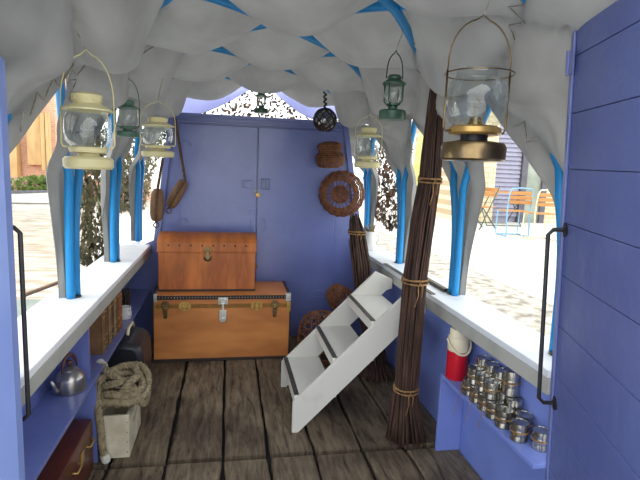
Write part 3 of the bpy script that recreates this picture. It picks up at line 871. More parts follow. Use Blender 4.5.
# round flat basket facing the viewer
P0 = atY(341, 194, 3.86)
rot = RX(PI/2, 3, 'X') @ RX(-.35, 3, 'Y')
prof = [(.012, .06), (.03, .062), (.05, .062), (.062, .062), (.075, .06), (.108, .058), (.125, .055), (.135, .05), (.143, .035), (.152, .015), (.160, -.005), (.166, -.025), (.170, -.04), (.172, -.052), (.160, -.058)]
prof = [(.012, .06), (.024, .062), (.036, .062), (.048, .062), (.058, .062), (.100, .058), (.110, .056), (.120, .052), (.128, .04), (.140, .015), (.150, -.005), (.156, -.02), (.160, -.032), (.160, -.042)]
prof = [(a_*1.12, b_) for a_, b_ in prof]
wicker(prof, P0, rot, 20, .0065, .0042, label='round flat wicker basket hanging face-on at the right of the bulkhead')
P0 = atY(330, 156, 3.84)
prof = [(.01, .10), (.03, .10), (.05, .098), (.07, .095), (.083, .088), (.088, .075), (.088, .06), (.082, .045), (.078, .025), (.095, .012), (.105, 0), (.107, -.012), (.107, -.026), (.104, -.04), (.100, -.056), (.094, -.07)]
wicker(prof, P0, RX(.18, 3, 'X') @ RX(-.10, 3, 'Y'), 18, .0068, .0042, label='small stepped wicker basket hanging above the round flat one')
P0 = atY(339, 297, 3.72)
prof = [(.01, .085), (.03, .085), (.05, .083), (.066, .078), (.074, .066), (.078, .045), (.088, .02), (.096, -.01), (.100, -.03), (.100, -.045), (.098, -.058), (.09, -.075), (.08, -.09)]
wicker(prof, P0, RX(.45, 3, 'X') @ RX(-.75, 3, 'Y'), 18, .006, .004, label='tilted wicker basket behind the steps, topmost of the pile')
P0 = Vector((.70, 3.52, .17))
prof = [(.03, .17), (.07, .165), (.11, .15), (.14, .12), (.162, .08), (.172, .03), (.175, -.02), (.17, -.08), (.165, -.14), (.16, -.165)]
wicker(prof, P0, RX(0, 3, 'X'), 14, .005, .0045, label='big open-weave wicker creel standing on the floor behind the steps', lattice=.12)

# ------------------------------------------------------------------ twig brooms
def broom(P, radii, tie, ntw, seed, label, rt=.0052):
    """P centre-line points from foot to head, radii bundle radius at them"""
    rnd = random.Random(seed)
    r = empty('twig_broom', P[0], label, 'broom')
    m = MB(); n_ = len(P)
    for k in range(ntw):
        rho = math.sqrt((k+.5)/ntw); ph = k*2.39996+rnd.uniform(-.2, .2)
        pts = []; rr = []
        top = n_-1 if rnd.random() < .75 else n_-2
        for i in range(n_):
            if i > top: break
            q = Vector((cos(ph), sin(ph), 0))*(rho*radii[i])
            z = rnd.uniform(0, .02) if i == 0 else 0
            pts.append(P[i]+q+Vector((rnd.uniform(-.003, .003), rnd.uniform(-.003, .003), z+ (rnd.uniform(-.05, 0) if i == top else 0))))
            rr.append(rt*(1-.35*i/n_)*rnd.uniform(.8, 1.15))
        # refine
        fine = []; fr_ = []
        for i in range(len(pts)-1):
            for q in range(2):
                t = q/2; p = pts[i].lerp(pts[i+1], t); fine.append(p+Vector((rnd.uniform(-.002, .002), rnd.uniform(-.002, .002), 0)) if q else p); fr_.append(rr[i])
        fine.append(pts[-1]); fr_.append(rr[-1]*.7)
        m.tube(fine, fr_, 5)
    m.build('twigs', TWIG, r, smooth=True)
    for t in tie:
        # position along line
        i = int(t); f = t-i
        c = P[i].lerp(P[i+1], f); R = radii[i]+(radii[i+1]-radii[i])*f+.006
        m = MB(); ax = (P[i+1]-P[i]).normalized()
        for q in range(5):
            cc = c+ax*(q-2)*.006
            tilt = RX(.15*math.sin(q*2.1), 3, 'X')
            m.ring(cc, R+.002*(q % 2), .0038, 24, 5, rot=tilt)
        m.tube([c+Vector((0, -R-.004, 0)), c+Vector((-.012, -R-.012, -.02)), c+Vector((-.006, -R-.008, -.06)), c+Vector((-.02, -R-.008, -.12))], .0025, 5)
        m.tube([c+Vector((0, -R-.004, 0)), c+Vector((.014, -R-.012, -.02)), c+Vector((.012, -R-.008, -.07))], .0025, 5)
        m.build('twine_binding', TWINE, r, smooth=True)
    return r
yb = 2.33
BP = [Vector((.94, yb, .003)), atY(405, 405, yb), atY(406, 388, yb), atY(409, 350, yb), atY(415, 280, yb), atY(423, 220, yb), atY(430, 180, yb), atY(434, 130, yb), atY(438, 75, yb)]
BR = [.105, .070, .056, .058, .058, .058, .050, .042, .026]
broom(BP, BR, (2.0, 4.0, 6.0), 120, 4, 'tall bundled twig broom standing in front of the steps and right sill')
yb = 3.28
BP = [Vector((1.02, 3.12, .003)), atY(376, 362, yb), atY(372, 330, yb), atY(365, 300, yb), atY(361, 262, yb), atY(357, 232, 3.40), atY(355, 214, 3.5)]
BR = [.125, .080, .068, .066, .064, .054, .040]
broom(BP, BR, (5.0,), 110, 9, 'second twig broom leaning on the bulkhead behind the white steps', .006)

# ------------------------------------------------------------------ right shelf goods
def tin(r, h):
    e_ = empty('metal_tin', (0, 0, 0), '', 'tin', 'shiny tins on the right shelf')
    MB().lathe([(0, .0), (r, .0), (r*1.02, .002), (r, .005), (r, h*.30), (r*.985, h*.33), (r, h*.36), (r, h*.62), (r*.985, h*.65), (r, h*.68), (r, h-.004)], (0, 0, 0), 24).build('can', TIN, e_, smooth='auto', local=True)
    MB().lathe([(r*.98, h-.004), (r*1.01, h-.004), (r*1.01, h), (r*.95, h), (r*.94, h-.002), (0, h-.002)], (0, 0, 0), 24).build('lid', TIN, e_, smooth='auto', local=True)
    m = MB(); m.ring((0, 0, h*.52), r+.0015, .0018, 24, 5); m.ring((0, 0, h*.56), r+.0015, .0016, 24, 5)
    m.tube([(-r*.6, -r*.8, h*.54), (-r*.68, -r*.76, h*.35), (-r*.66, -r*.80, h*.1)], .0014, 5)
    m.build('twine', TWINE, e_, smooth=True, local=True)
    return e_
t0 = tin(.0325, .070); t1 = tin(.0325, .102)
z2 = SHZ+.0705
spots = [
    (0, 1.145, 1.535, SHZ, 'squat tin nearest the right door at the end of the shelf'),
    (0, 1.098, 1.600, SHZ, 'squat tin at the shelf front edge second from the door'),
    (0, 1.150, 1.655, SHZ, 'tin behind the shelf front edge pair nearest the door'),
    (0, 1.092, 1.700, SHZ, 'front row tin beneath the short cluster, third from the door'),
    (0, 1.092, 1.772, SHZ, 'front row tin tied with twine, fourth from the door'),
    (0, 1.092, 1.844, SHZ, 'front row tin, fifth from the door'),
    (0, 1.092, 1.916, SHZ, 'front row tin, sixth from the door'),
    (0, 1.092, 1.988, SHZ, 'front row tin nearest the red flask'),
    (1, 1.150, 1.7280, SHZ, 'taller tin at the shelf back, nearest of the tall ones'),
    (1, 1.150, 1.7985, SHZ, 'taller tin at the shelf back, second of the tall ones'),
    (1, 1.150, 1.8690, SHZ, 'taller tin at the shelf back, third of the tall ones'),
    (1, 1.150, 1.9395, SHZ, 'taller tin at the shelf back, fourth of the tall ones'),
    (1, 1.150, 2.0100, SHZ, 'taller tin at the shelf back, farthest of the tall ones'),
    (1, 1.150, 1.764, SHZ+.1025, 'upper tall tin stacked on the back row, nearest the door'),
    (0, 1.150, 1.840, SHZ+.1025, 'upper squat tin stacked on the back row, second from the door'),
    (0, 1.150, 1.912, SHZ+.1025, 'upper squat tin stacked on the back row, third from the door'),
    (0, 1.150, 1.984, SHZ+.1025, 'upper squat tin stacked on the back row by the flask'),
    (0, 1.092, 1.808, z2, 'upper front tin stacked nearest the door'),
    (0, 1.092, 1.880, z2, 'upper front tin stacked second from the door'),
    (0, 1.092, 1.952, z2, 'upper front tin stacked closest to the red flask'),
]
used = {0: False, 1: False}
for k, x, y, z, lab in spots:
    src = t0 if k == 0 else t1
    if not used[k]:
        used[k] = True; src.location = (x, y, z+.0005); src['label'] = lab
    else:
        dup(src, (x, y, z+.0005), lab, rz=random.uniform(-1.2, 1.2))
# hanging twine tails over the tins
m = MB()
for k in range(3):
    y = 1.78+.1*k; x = 1.058
    m.tube([(x-.003, y, SHZ+.065), (x-.008, y+.01, SHZ+.04), (x-.012, y+.015, SHZ-.02), (x-.010-.006*k, y+.03, SHZ-.07-.02*k)], .0015, 5)
tag(m.build('twine_tails', TWINE), 'loose twine ends dangling over the front edge of the tin shelf', 'twine')

def thermos():
    c = (1.110, 2.165, 0); z = SHZ+.001; R = .050
    r = empty('vacuum_flask', (c[0], c[1], z), 'red and cream vacuum flask at the far end of the tin shelf', 'flask')
    MB().lathe([(0, z), (R*.96, z), (R, z+.006), (R, z+.140), (0, z+.140)], c).build('red_body', RED, r, smooth='auto')
    MB().lathe([(0, z+.141), (R, z+.141), (R*1.0, z+.205), (R*.98, z+.208), (R*.90, z+.212), (R*.88, z+.242), (R*.8, z+.250), (0, z+.250)], c).build('cream_top', CREAMP, r, smooth='auto')
    m = MB(); pts = []
    for i in range(13):
        a = PI*i/12
        pts.append(Vector((c[0]-.0, c[1], z+.200))+Vector((-cos(a)*.058, -sin(a)*.030-.0, -sin(a)*.066))+Vector((0, -.03*sin(a), 0)))
    m.tube(pts, .0055, 8)
    o = m.build('carry_handle', CREAMP, r, smooth=True)
thermos()
# white enamel jug on the sill
b = atY(370, 250, 3.85); b.z = SZ+.001; b.x = 1.13
e = empty('enamel_jug', b, 'white enamel jug at the far end of the right sill', 'jug')
MB().lathe([(0, 0), (.050, 0), (.052, .01), (.050, .08), (.044, .12), (.046, .15), (.042, .15), (.040, .12), (.0, .115)], (0, 0, 0), 24).build('jug_body', WHITE, e, smooth='auto', local=True)
m = MB(); m.tube([(.044, 0, .13), (.075, 0, .125), (.080, 0, .08), (.050, 0, .04)], .005, 6); m.build('jug_handle', WHITE, e, smooth=True, local=True)
m = MB()
for k in range(12):
    a = k*2.4; m.tube([(.02*cos(a), .02*sin(a), .11), (.03*cos(a), .03*sin(a), .16), (.04*cos(a+.3), .04*sin(a+.3), .185+.01*(k % 3))], .006, 5)
m.build('dried_stems', ROPE, e, smooth=True, local=True)

# ------------------------------------------------------------------ left shelf goods
def kettle():
    b = Vector((-.655, 2.19, SHZ+.001)); R = .062
    r = empty('kettle', b, 'dented metal kettle with brown handle on the left blue shelf', 'kettle')
    MB().lathe([(0, 0), (R*.98, 0), (R, .004), (R, .058), (R*.93, .068), (R*.62, .090), (R*.56, .093), (R*.56, .098), (R*.3, .110), (0, .112)], (0, 0, 0), 30).build('pot', ALU, r, smooth='auto', local=True)
    MB().lathe([(0, .111), (.008, .111), (.011, .118), (.013, .128), (.009, .134), (0, .135)], (0, 0, 0), 16).build('lid_knob', DARKWOOD, r, smooth=True, local=True)
    dx = Vector((-.72, -.69, 0))
    dx = Vector((-.35, -.94, 0)).normalized(); dx = Vector((-.45, -.89, 0))
    u = dx.normalized()
    MB().tube([u*R*.92+Vector((0, 0, .018)), u*R*1.28+Vector((0, 0, .030)), u*R*1.42+Vector((0, 0, .055)), u*R*1.62+Vector((0, 0, .082))], [.013, .011, .008, .0065], 10).build('spout', ALU, r, smooth=True, local=True)
    m = MB(); pts = []
    for i in range(11):
        a = PI*i/10; pts.append(u*(cos(a)*.042)+Vector((0, 0, .088+sin(a)*.072)))
    m.tube(pts, [.0035]*2+[.007]*7+[.0035]*2, 8); m.build('handle', DARKWOOD, r, smooth=True, local=True)
kettle()
# books with spines to the cabin
BKC = [(150, 108, 66), (126, 86, 52), (164, 128, 84), (112, 78, 52), (172, 140, 98), (140, 96, 56), (190, 112, 60), (120, 84, 60)]
PAPER = mat('paper', (196, 190, 170), (176, 168, 146), rough=.9, scale=60, stretch=(1, 8, 1))
bl = ['tan', 'brown', 'buff', 'dark brown', 'pale buff', 'reddish brown', 'orange-brown', 'umber']
y = 2.60
GILT = mat('gilt', (190, 160, 96), (160, 130, 74), rough=.4, metal=.5)
pos = ['nearest the divider', 'second from the divider', 'third from the divider', 'fourth from the divider', 'fifth from the divider', 'sixth from the divider', 'seventh from the divider', 'farthest from the divider']
for k in range(8):
    th = [.062, .07, .06, .066, .058, .064, .060, .055][k]; h = [.235, .248, .252, .24, .255, .262, .262, .20][k]; d = .12
    x1 = -.612+[0, -.006, .002, -.004, 0, .003, .004, -.006][k]; x0 = x1-d
    e = empty('old_book', (x1-d/2, y+th/2, SHZ+.001), '%s bound old book on the left shelf, %s' % (bl[k], pos[k]), 'book', 'old books on the left shelf')
    bm_ = mat('book_cloth_%d' % k, tuple(int(v*.85) for v in BKC[k]), tuple(int(v*.68) for v in BKC[k]), rough=.7, scale=18)  # cloth colours scaled down: the bay's shade is put into them
    z = SHZ+.001
    m = MB(); m.box((x0, y, z), (x1-.006, y+.004, z+h)); m.box((x0, y+th-.004, z), (x1-.006, y+th, z+h))
    n_ = 6; sp = [(x1-.008+.008*sin(PI*i/n_), y+th*i/n_) for i in range(n_+1)]
    m.prism([(x1-.010, y)]+sp+[(x1-.010, y+th)], 'z', z, z+h)
    m.build('cover', bm_, e)
    MB().box((x0+.004, y+.0045, z+.003), (x1-.011, y+th-.0045, z+h-.004)).build('pages', PAPER, e)
    m = MB()
    for q in (.12, .3, .8, .92): m.prism([(sx+.0012, sy) for sx, sy in sp[1:-1]]+[(x1-.004, sp[-2][1]), (x1-.004, sp[1][1])], 'z', z+h*q, z+h*q+.005)
    m.build('spine_band', GILT, e)
    y += th+.003
# tumbler and cup
b = Vector((-.66, 3.40, SHZ+.001))
MB_ = MB().lathe([(0, .004), (.028, .004), (.030, 0), (.036, .14), (.034, .14), (.029, .008)], b, 20)
tag(MB_.build('glass_tumbler', glass('tumbler_glass', (196, 190, 184), k=.08), smooth='auto'), 'tall glass tumbler on the left shelf beyond the books', 'tumbler')
b = Vector((-.628, 3.22, SHZ+.001))
e = empty('tin_mug', b, 'pale grey enamel mug on the left shelf at the end of the books', 'mug')
MB().lathe([(0, 0), (.034, 0), (.036, .004), (.038, .075), (.036, .075), (.034, .006), (0, .006)], (0, 0, 0), 20).build('cup', WHITE, e, smooth='auto', local=True)
m = MB(); m.tube([(.03, -.025, .06), (.045, -.04, .055), (.045, -.04, .025), (.03, -.025, .018)], .004, 6); m.build('mug_handle', WHITE, e, smooth=True, local=True)

# ------------------------------------------------------------------ crate with coiled rope
def crate():
    x0, x1, y0, y1, h = -.575, -.443, 2.322, 2.64, .215
    r = empty('wooden_crate', ((x0+x1)/2, (y0+y1)/2, 0), 'cream painted wooden crate on the floor holding thick rope', 'crate')
    t = .014
    m = MB(); m.box((x0, y0, .002), (x1, y0+t, h)); o = m.build('front_board', CRATEM, r, bevel=.002)
    MB().box((x0, y1-t, .002), (x1, y1, h)).build('back_board', CRATEM, r, bevel=.002)
    MB().box((x0, y0+t, .002), (x0+t, y1-t, h)).build('side_board', CRATEM, r)
    m = MB(); m.box((x1-t, y0+t, .002), (x1, y1-t, h*.55)); m.box((x1-t, y0+t, h*.72), (x1, y1-t, h)); m.box((x1-t, y0+t, h*.55), (x1, y0+.09, h*.72)); m.box((x1-t, y1-.09, h*.55), (x1, y1-t, h*.72))
    m.build('side_board', CRATEM, r)
    MB().box((x0+t, y0+t, .002), (x1-t, y1-t, .014)).build('base_board', CRATEM, r)
    m = MB()
    for k in range(5):
        m.lathe([(.003, 0), (.002, .0015), (0, .002)], (x1-.008, y0, .03+k*.05), 6, rot=RX(PI/2, 3, 'X'))
    m.build('nails', BLACKM, r)
crate()
def rope3(path, R, pitch=.055, n_=6):
    """three-strand twisted rope along a smoothed path"""
    path = [Vector(p) for p in path]
    # catmull-rom
    fine = []
    for i in range(len(path)-1):
        p0 = path[max(0, i-1)]; p1 = path[i]; p2 = path[i+1]; p3 = path[min(len(path)-1, i+2)]
        seg = max(4, int((p2-p1).length/.008))
        for q in range(seg):
            t = q/seg
            fine.append(.5*((2*p1)+(-p0+p2)*t+(2*p0-5*p1+4*p2-p3)*t*t+(-p0+3*p1-3*p2+p3)*t**3))
    fine.append(path[-1])
    m = MB(); s_ = 0; nrm = None
    lines = [[], [], []]
    for i, p in enumerate(fine):
        t = (fine[min(i+1, len(fine)-1)]-fine[max(0, i-1)])
        t = t.normalized() if t.length > 1e-9 else Vector((0, 0, 1))
        if nrm is None: nrm = t.orthogonal().normalized()
        nrm = (nrm-t*nrm.dot(t)).normalized(); bn = t.cross(nrm)
        if i: s_ += (p-fine[i-1]).length
        for k in range(3):
            a = 2*PI*(s_/pitch+k/3)
            lines[k].append(p+(nrm*cos(a)+bn*sin(a))*R*.5)
    for l in lines: m.tube(l, R*.56, n_)
    return m
er = empty('mooring_rope', (-.52, 2.4, .26), 'thick tan twisted rope heaped over the cream crate', 'rope')
zt = .27
path0 = [(-.57, 2.36, .24), (-.50, 2.345, .30), (-.44, 2.36, .32), (-.42, 2.44, .25), (-.46, 2.52, .24), (-.53, 2.50, .25), (-.55, 2.42, .28), (-.50, 2.37, .25), (-.455, 2.42, .28), (-.47, 2.50, .30), (-.54, 2.47, .32), (-.57, 2.38, .30), (-.52, 2.33, .32), (-.45, 2.34, .30), (-.40, 2.40, .31), (-.42, 2.49, .33), (-.50, 2.53, .31), (-.56, 2.46, .29), (-.56, 2.37, .34), (-.50, 2.36, .36), (-.46, 2.43, .34)]
rope3(path0, .0185).build('rope_coil', ROPE, er, smooth=True)
path =  [(-.60, 2.50, .40), (-.55, 2.42, .385), (-.50, 2.40, .36), (-.44, 2.39, .33), (-.40, 2.36, .27), (-.385, 2.40, .235), (-.385, 2.50, .25), (-.40, 2.56, .30), (-.45, 2.52, .335), (-.52, 2.46, .36), (-.60, 2.40, .36),
        (-.63, 2.34, .33), (-.59, 2.32, .29), (-.50, 2.315, .285), (-.43, 2.33, .275), (-.38, 2.42, .28), (-.39, 2.54, .33), (-.46, 2.58, .36), (-.55, 2.50, .33), (-.60, 2.40, .30), (-.57, 2.345, .285), (-.50, 2.35, .30),
        (-.44, 2.37, .36), (-.42, 2.45, .36), (-.47, 2.52, .38), (-.55, 2.46, .375), (-.585, 2.36, .33), (-.572, 2.305, .26), (-.563, 2.295, .18), (-.556, 2.29, .09), (-.54, 2.285, .022)]
rope3(path, .0185).build('rope_coil', ROPE, er, smooth=True)
WHIP = mat('white_whipping', (208, 206, 198), (184, 180, 170), rough=.8, scale=90)
MB().tube([(-.546, 2.286, .045), (-.538, 2.284, .017), (-.535, 2.283, .008)], [.021, .021, .016], 12).build('whipped_end', WHIP, er, smooth='auto')
MB().tube([(-.585, 2.48, .393), (-.612, 2.515, .402)], .021, 12).build('whipped_end', WHIP, er, smooth='auto')
# black rounded case behind
e = empty('black_holdall', (-.55, 3.02, 0), 'black rounded holdall in the shade behind the rope crate', 'bag')
pts = []
for i in range(16):
    a = 2*PI*i/16; pts.append((-.575+.115*(abs(cos(a))**.6)*math.copysign(1, cos(a)), .19+.182*(abs(sin(a))**.6)*math.copysign(1, sin(a))))
MB().prism(pts, 'y', 2.86, 3.2).build('bag_body', BLACKBAG, e, bevel=.03, smooth='auto')
m = MB(); m.tube([(-.56, 2.94, .395), (-.56, 2.97, .425), (-.56, 3.09, .425), (-.56, 3.12, .395)], .009, 8); m.build('bag_handle', CREAMP, e, smooth=True)
# low dark wood case
e = empty('wooden_case', (-.65, 1.98, 0), 'dark red-brown wooden case with brass handles stowed under the left shelf', 'case')
MB().box((WL+.012, 1.62, .002), (-.585, 2.25, .15)).build('case_body', DARKWOOD, e, bevel=.005)
MB().box((WL+.012, 1.62, .152), (-.585, 2.25, .245)).build('lid', DARKWOOD, e, bevel=.005)
for yy in (1.98, 2.17):
    m = MB(); m.tube([(-.584, yy-.035, .175), (-.566, yy-.03, .170), (-.566, yy+.03, .170), (-.584, yy+.035, .175)], .004, 6); m.build('handle', BRASS, e, smooth=True)
MB().box((-.5855, 2.06, .135), (-.581, 2.10, .185)).build('latch', BRASS, e)

# ------------------------------------------------------------------ pulley blocks
def pulley(c, ang, lab, top, sc=1):
    r = empty('pulley_block', c, lab, 'pulley')
    R = RX(ang, 3, 'Y')
    c = Vector(c)
    m = MB()
    for s_ in (-1, 1):
        prof = []
        n_ = 18; vs = []
        ring0 = []; 
        for i in range(n_):
            a = 2*PI*i/n_
            ring0.append((.040*cos(a)*sc, .095*sin(a)*sc))
        # cheek: bulged slab in yz, thickness along x
        rows = [(.3, .036), (.75, .033), (.95, .024), (1.0, .014), (.97, .004)]
        vs = []
        for k_, xx in rows:
            for (u, v) in ring0: vs.append(c+R @ Vector((s_*xx*sc, u*k_, v*k_)))
        fs = []
        for q in range(len(rows)-1):
            for i in range(n_): fs.append((q*n_+i, q*n_+(i+1) % n_, (q+1)*n_+(i+1) % n_, (q+1)*n_+i))
        fs.append(tuple(range(n_))); fs.append(tuple((len(rows)-1)*n_+i for i in range(n_)))
        m.add(vs, fs)
    m.build('cheeks', BLOCKW, r, smooth='auto')
    m = MB(); pts = [c+R @ Vector((0, .042*cos(2*PI*i/20)*sc, .099*sin(2*PI*i/20)*sc)) for i in range(20)]
    m.tube(pts, .007*sc, 6, closed=True)
    m.build('rope_strop', BROWNROPE, r, smooth=True)
    tp = c+R @ Vector((0, 0, .10*sc))
    rp = rope3([tp, tp.lerp(Vector(top), .4), Vector(top)], .011, .04, 5)
    rp.build('hanging_rope', BROWNROPE, r, smooth=True)
    bt = c+R @ Vector((0, 0, -.10*sc))
    m = MB(); m.ring(bt+Vector((0, 0, -.02)), .018, .005, 14, 6, rot=RX(PI/2, 3, 'X')); m.build('becket', BROWNROPE, r, smooth=True)
pulley(atY(157, 205, 3.72), .05, 'wooden pulley block hanging upright beside the bulkhead edge', atY(163, 158, 3.72), 1.25)
pulley(atY(177, 194, 3.80), .5, 'tilted wooden pulley block hanging against the blue bulkhead', atY(175, 118, 3.88), 1.2)

# ------------------------------------------------------------------ outside: water, side deck, quay, buildings
def simple_ground(name, material, x0, x1, y0, y1, z, t=.3):
    return struct(MB().box((x0, y0, z-t), (x1, y1, z)).build(name, material))
WATER = mat('water', (150, 142, 128), (206, 200, 190), rough=.18, scale=3.5, stretch=(.7, 2.0, 1), bump=1.0, bscale=6, spec=.6)
w = MB().box((-60, -20, -.5), (1.36, 60, -.12)).build('water', WATER); tag(w, 'pale brown rippled canal water on the left of the boat', 'water'); struct(w); w.name = 'ground_water'
QUAY = mat('quay_paving', (200, 196, 186), (180, 174, 162), rough=.9, scale=14, c3=(212, 208, 200), bump=.6, bscale=60)
simple_ground('ground_quay', QUAY, 1.36, 40, -20, 60, .30, .8)
GRAV = mat('gravel', (128, 120, 106), (166, 158, 142), rough=.95, scale=9, c3=(196, 188, 174), bump=.8, bscale=70, detail=8)
struct(MB().box((1.36, 0, .3005), (2.75, 8.6, .308)).build('trim_gravel', GRAV))
# paving joints (thin gaps drawn as shallow dark strips)
m = MB()
for x in (2.76, 4.3, 6.2): m.box((x, 1, .3005), (x+.02, 9.9, .302))
for y in (5.0, 6.7, 8.4): m.box((1.4, y, .3005), (9, y+.02, .302))
tag(struct(m.build('trim_joints', mat('joint', (150, 142, 128), (130, 122, 110), rough=.95))), None, None)
# hull outer side under the left sill and side deck
DECK = mat('grey_green_deck', (120, 132, 120), (138, 148, 136), rough=.5, scale=8)
e = empty('side_deck', (-1.05, 1.9, .45), 'grey-green sunken deck panel outside the left sill by the door', 'deck')
MB().box((-1.03, 1.5, .685), (-.825, 2.62, .70)).build('deck_panel', DECK, e, bevel=.004)
MB().box((-1.03, 2.22, .7005), (-.825, 2.25, .708)).build('cross_batten', SILLM, e)
MB().box((-1.055, 1.45, .60), (-1.032, 2.66, .715)).build('outer_lip', SILLM, e, bevel=.003)
struct(MB().box((-1.02, 1.0, -.4), (-.84, 4.6, .58)).build('wall_hull', BLUE_IN))
a = atZ(22, 296, .66); b = atZ(97, 268, .66)
m = MB(); m.tube([a, b], .012, 8); tag(m.build('boat_hook', BLOCKW), 'thin brown wooden pole lying outside along the left sill', 'pole')

def brick_mat(name, c1, c2, mortar, sx=4, row=.1):
    m = bpy.data.materials.new(name); m.use_nodes = True; nt = m.node_tree; N = nt.nodes; L = nt.links; b = N['Principled BSDF']
    tc = N.new('ShaderNodeTexCoord'); mp = N.new('ShaderNodeMapping'); mp.inputs['Rotation'].default_value = (PI/2, 0, 0)
    L.new(tc.outputs['Object'], mp.inputs[0])
    br = N.new('ShaderNodeTexBrick'); br.inputs['Scale'].default_value = sx; br.inputs['Color1'].default_value = (*lin(c1), 1); br.inputs['Color2'].default_value = (*lin(c2), 1); br.inputs['Mortar'].default_value = (*lin(mortar), 1)
    L.new(mp.outputs[0], br.inputs['Vector']); L.new(br.outputs['Color'], b.inputs['Base Color']); b.inputs['Roughness'].default_value = .9
    return m
BRICK = brick_mat('far_brick', (200, 150, 120), (216, 168, 136), (210, 190, 170), 3)
STONE = brick_mat('pale_stone', (214, 196, 160), (226, 210, 176), (180, 160, 128), 2.2)
TIMBER = mat('timber', (206, 172, 120), (188, 150, 100), rough=.8, scale=8, stretch=(1, 1, .2))
GREYSH = mat('grey_shutter', (150, 148, 166), (138, 136, 154), rough=.6, scale=6)
DKFRAME = mat('dark_frame', (96, 92, 100), (80, 78, 86), rough=.6)
# far left bank
def far_left():
    y = 20
    e = empty('warehouse', (-9, y+1, 0), 'brick warehouse with timber hoist across the water at far left', 'building')
    p = [atY(-60, 200, y+1.0), atY(56, 30, y+1.0)]
    z0, z1 = -.1, 7.5
    MB().box((p[0].x, y+1, z0), (atY(57, 170, y+1).x, y+6, z1)).build('wall', BRICK, e)
    a = atY(28, 120, y+.9); b = atY(43, 165, y+.9)
    MB().box((a.x, y+.7, b.z), (b.x, y+.98, a.z+1.5)).build('loading_door', TIMBER, e)
    for px in (60, 66):
        q = atY(px*.0+(45 if px == 60 else 49), 165, y+.5)
        MB().box((q.x-.08, y+.4, .9), (q.x+.08, y+.6, 3.0)).build('post', TIMBER, e)
    q = atY(21, 165, y+.6); MB().box((q.x-.6, y+.5, .6), (q.x-.1, y+.9, 2.4)).build('shutter', TIMBER, e)
    # brick quay wall
    struct(MB().box((-30, y, -.4), (-3, y+1, .62)).build('ground_bank', brick_mat('bank_brick', (190, 140, 118), (170, 120, 100), (200, 180, 160), 4)))
    # hedge
    rnd = random.Random(2); m = MB()
    c = atY(48, 188, y-.6); 
    for k in range(700):
        px = c.x+rnd.gauss(0, .8); pz = max(-.1, rnd.uniform(-.1, .75)-abs(px-c.x)*.12); q = Vector((px, y-.5+rnd.uniform(-.4, .3), pz))
        a = Vector((rnd.uniform(-1, 1), rnd.uniform(-1, 1), rnd.uniform(-1, 1))).normalized()*.10; b_ = a.orthogonal().normalized()*.06
        m.add([q-a, q+b_, q+a, q-b_], [(0, 1, 2, 3)])
    tag(m.build('bank_bushes', mat('bush_green', (120, 138, 70), (84, 104, 50), rough=.9, scale=3, trans=.3)), 'low green bushes growing on the far bank at the waterline', 'bush', None, 'stuff')
    # small white boat
    c = atY(20, 190, y-2.2)
    e = empty('dinghy', (c.x, y-2.2, -.14), 'small white dinghy moored at the far bank', 'boat')
    m = MB(); rings = []
    n_ = 9
    for i in range(n_):
        t = i/(n_-1); x = c.x-1.3+2.6*t; w_ = .45*(1-max(0, t-.4)**2*2.4)
        w_ = max(.03, w_); hz = .34+.12*t*t
        rings.append([(x, y-2.2-w_, -.14+hz), (x, y-2.2-w_*.75, -.14+.05), (x, y-2.2, -.2), (x, y-2.2+w_*.75, -.14+.05), (x, y-2.2+w_, -.14+hz)])
    vs = [p for r_ in rings for p in r_]; fs = [(i*5+j, i*5+j+1, (i+1)*5+j+1, (i+1)*5+j) for i in range(n_-1) for j in range(4)]+[(0, 1, 2, 3, 4)]
    m.add(vs, fs); m.build('hull', WHITE, e, smooth='auto')
    m = MB(); m.tube([r_[0] for r_ in rings], .03, 6); m.tube([r_[4] for r_ in rings], .03, 6); m.build('gunwale', DKFRAME, e, smooth=True)
    for t in (.3, .6): MB().box((c.x-1.3+2.6*t-.1, y-2.5, .06), (c.x-1.3+2.6*t+.1, y-1.9, .09)).build('thwart', WHITE, e)
far_left()
# right side cafe building
def right_building():
    y = 10.7
    X = lambda px: atY(px, 160, y).x
    e = empty('cafe_building', (6, y, .3), 'pale stone building with grey shutter door across the quay', 'building')
    MB().box((X(462), y, .3), (X(497), y+3, 5.5)).build('wall', STONE, e)
    MB().box((X(497), y+.15, 3.4), (X(700), y+3, 5.5)).build('wall', STONE, e)
    m = MB(); z = .45
    while z < 3.35:
        m.obox(((X(498)+X(523))/2, y+.08, z+.045), ((X(523)-X(498))/2, 0, 0), (0, .012, .0), (0, .02, .052)); z += .10
    m.box((X(497.5), y+.12, .3), (X(523.5), y+.16, 3.4))
    m.build('shutter', GREYSH, e)
    m = MB(); m.box((X(523.5), y, .3), (X(529), y+.15, 3.4)); m.box((X(545), y, .3), (X(550), y+.15, 3.4)); m.box((X(529), y, 3.2), (X(550), y+.15, 3.4)); m.build('door_frame', DKFRAME, e)
    MB().box((X(529), y+.06, .3), (X(545), y+.09, 2.35)).build('door_glass', mat('shop_glass', (120, 128, 112), (150, 156, 140), rough=.15, scale=2, spec=.8), e)
    MB().box((X(529), y+.05, 2.36), (X(545), y+.12, 3.19)).build('door_head', TIMBER, e)
    MB().box((X(550), y+.1, .3), (X(700), y+3, 3.4)).build('wall', STONE, e)
right_building()
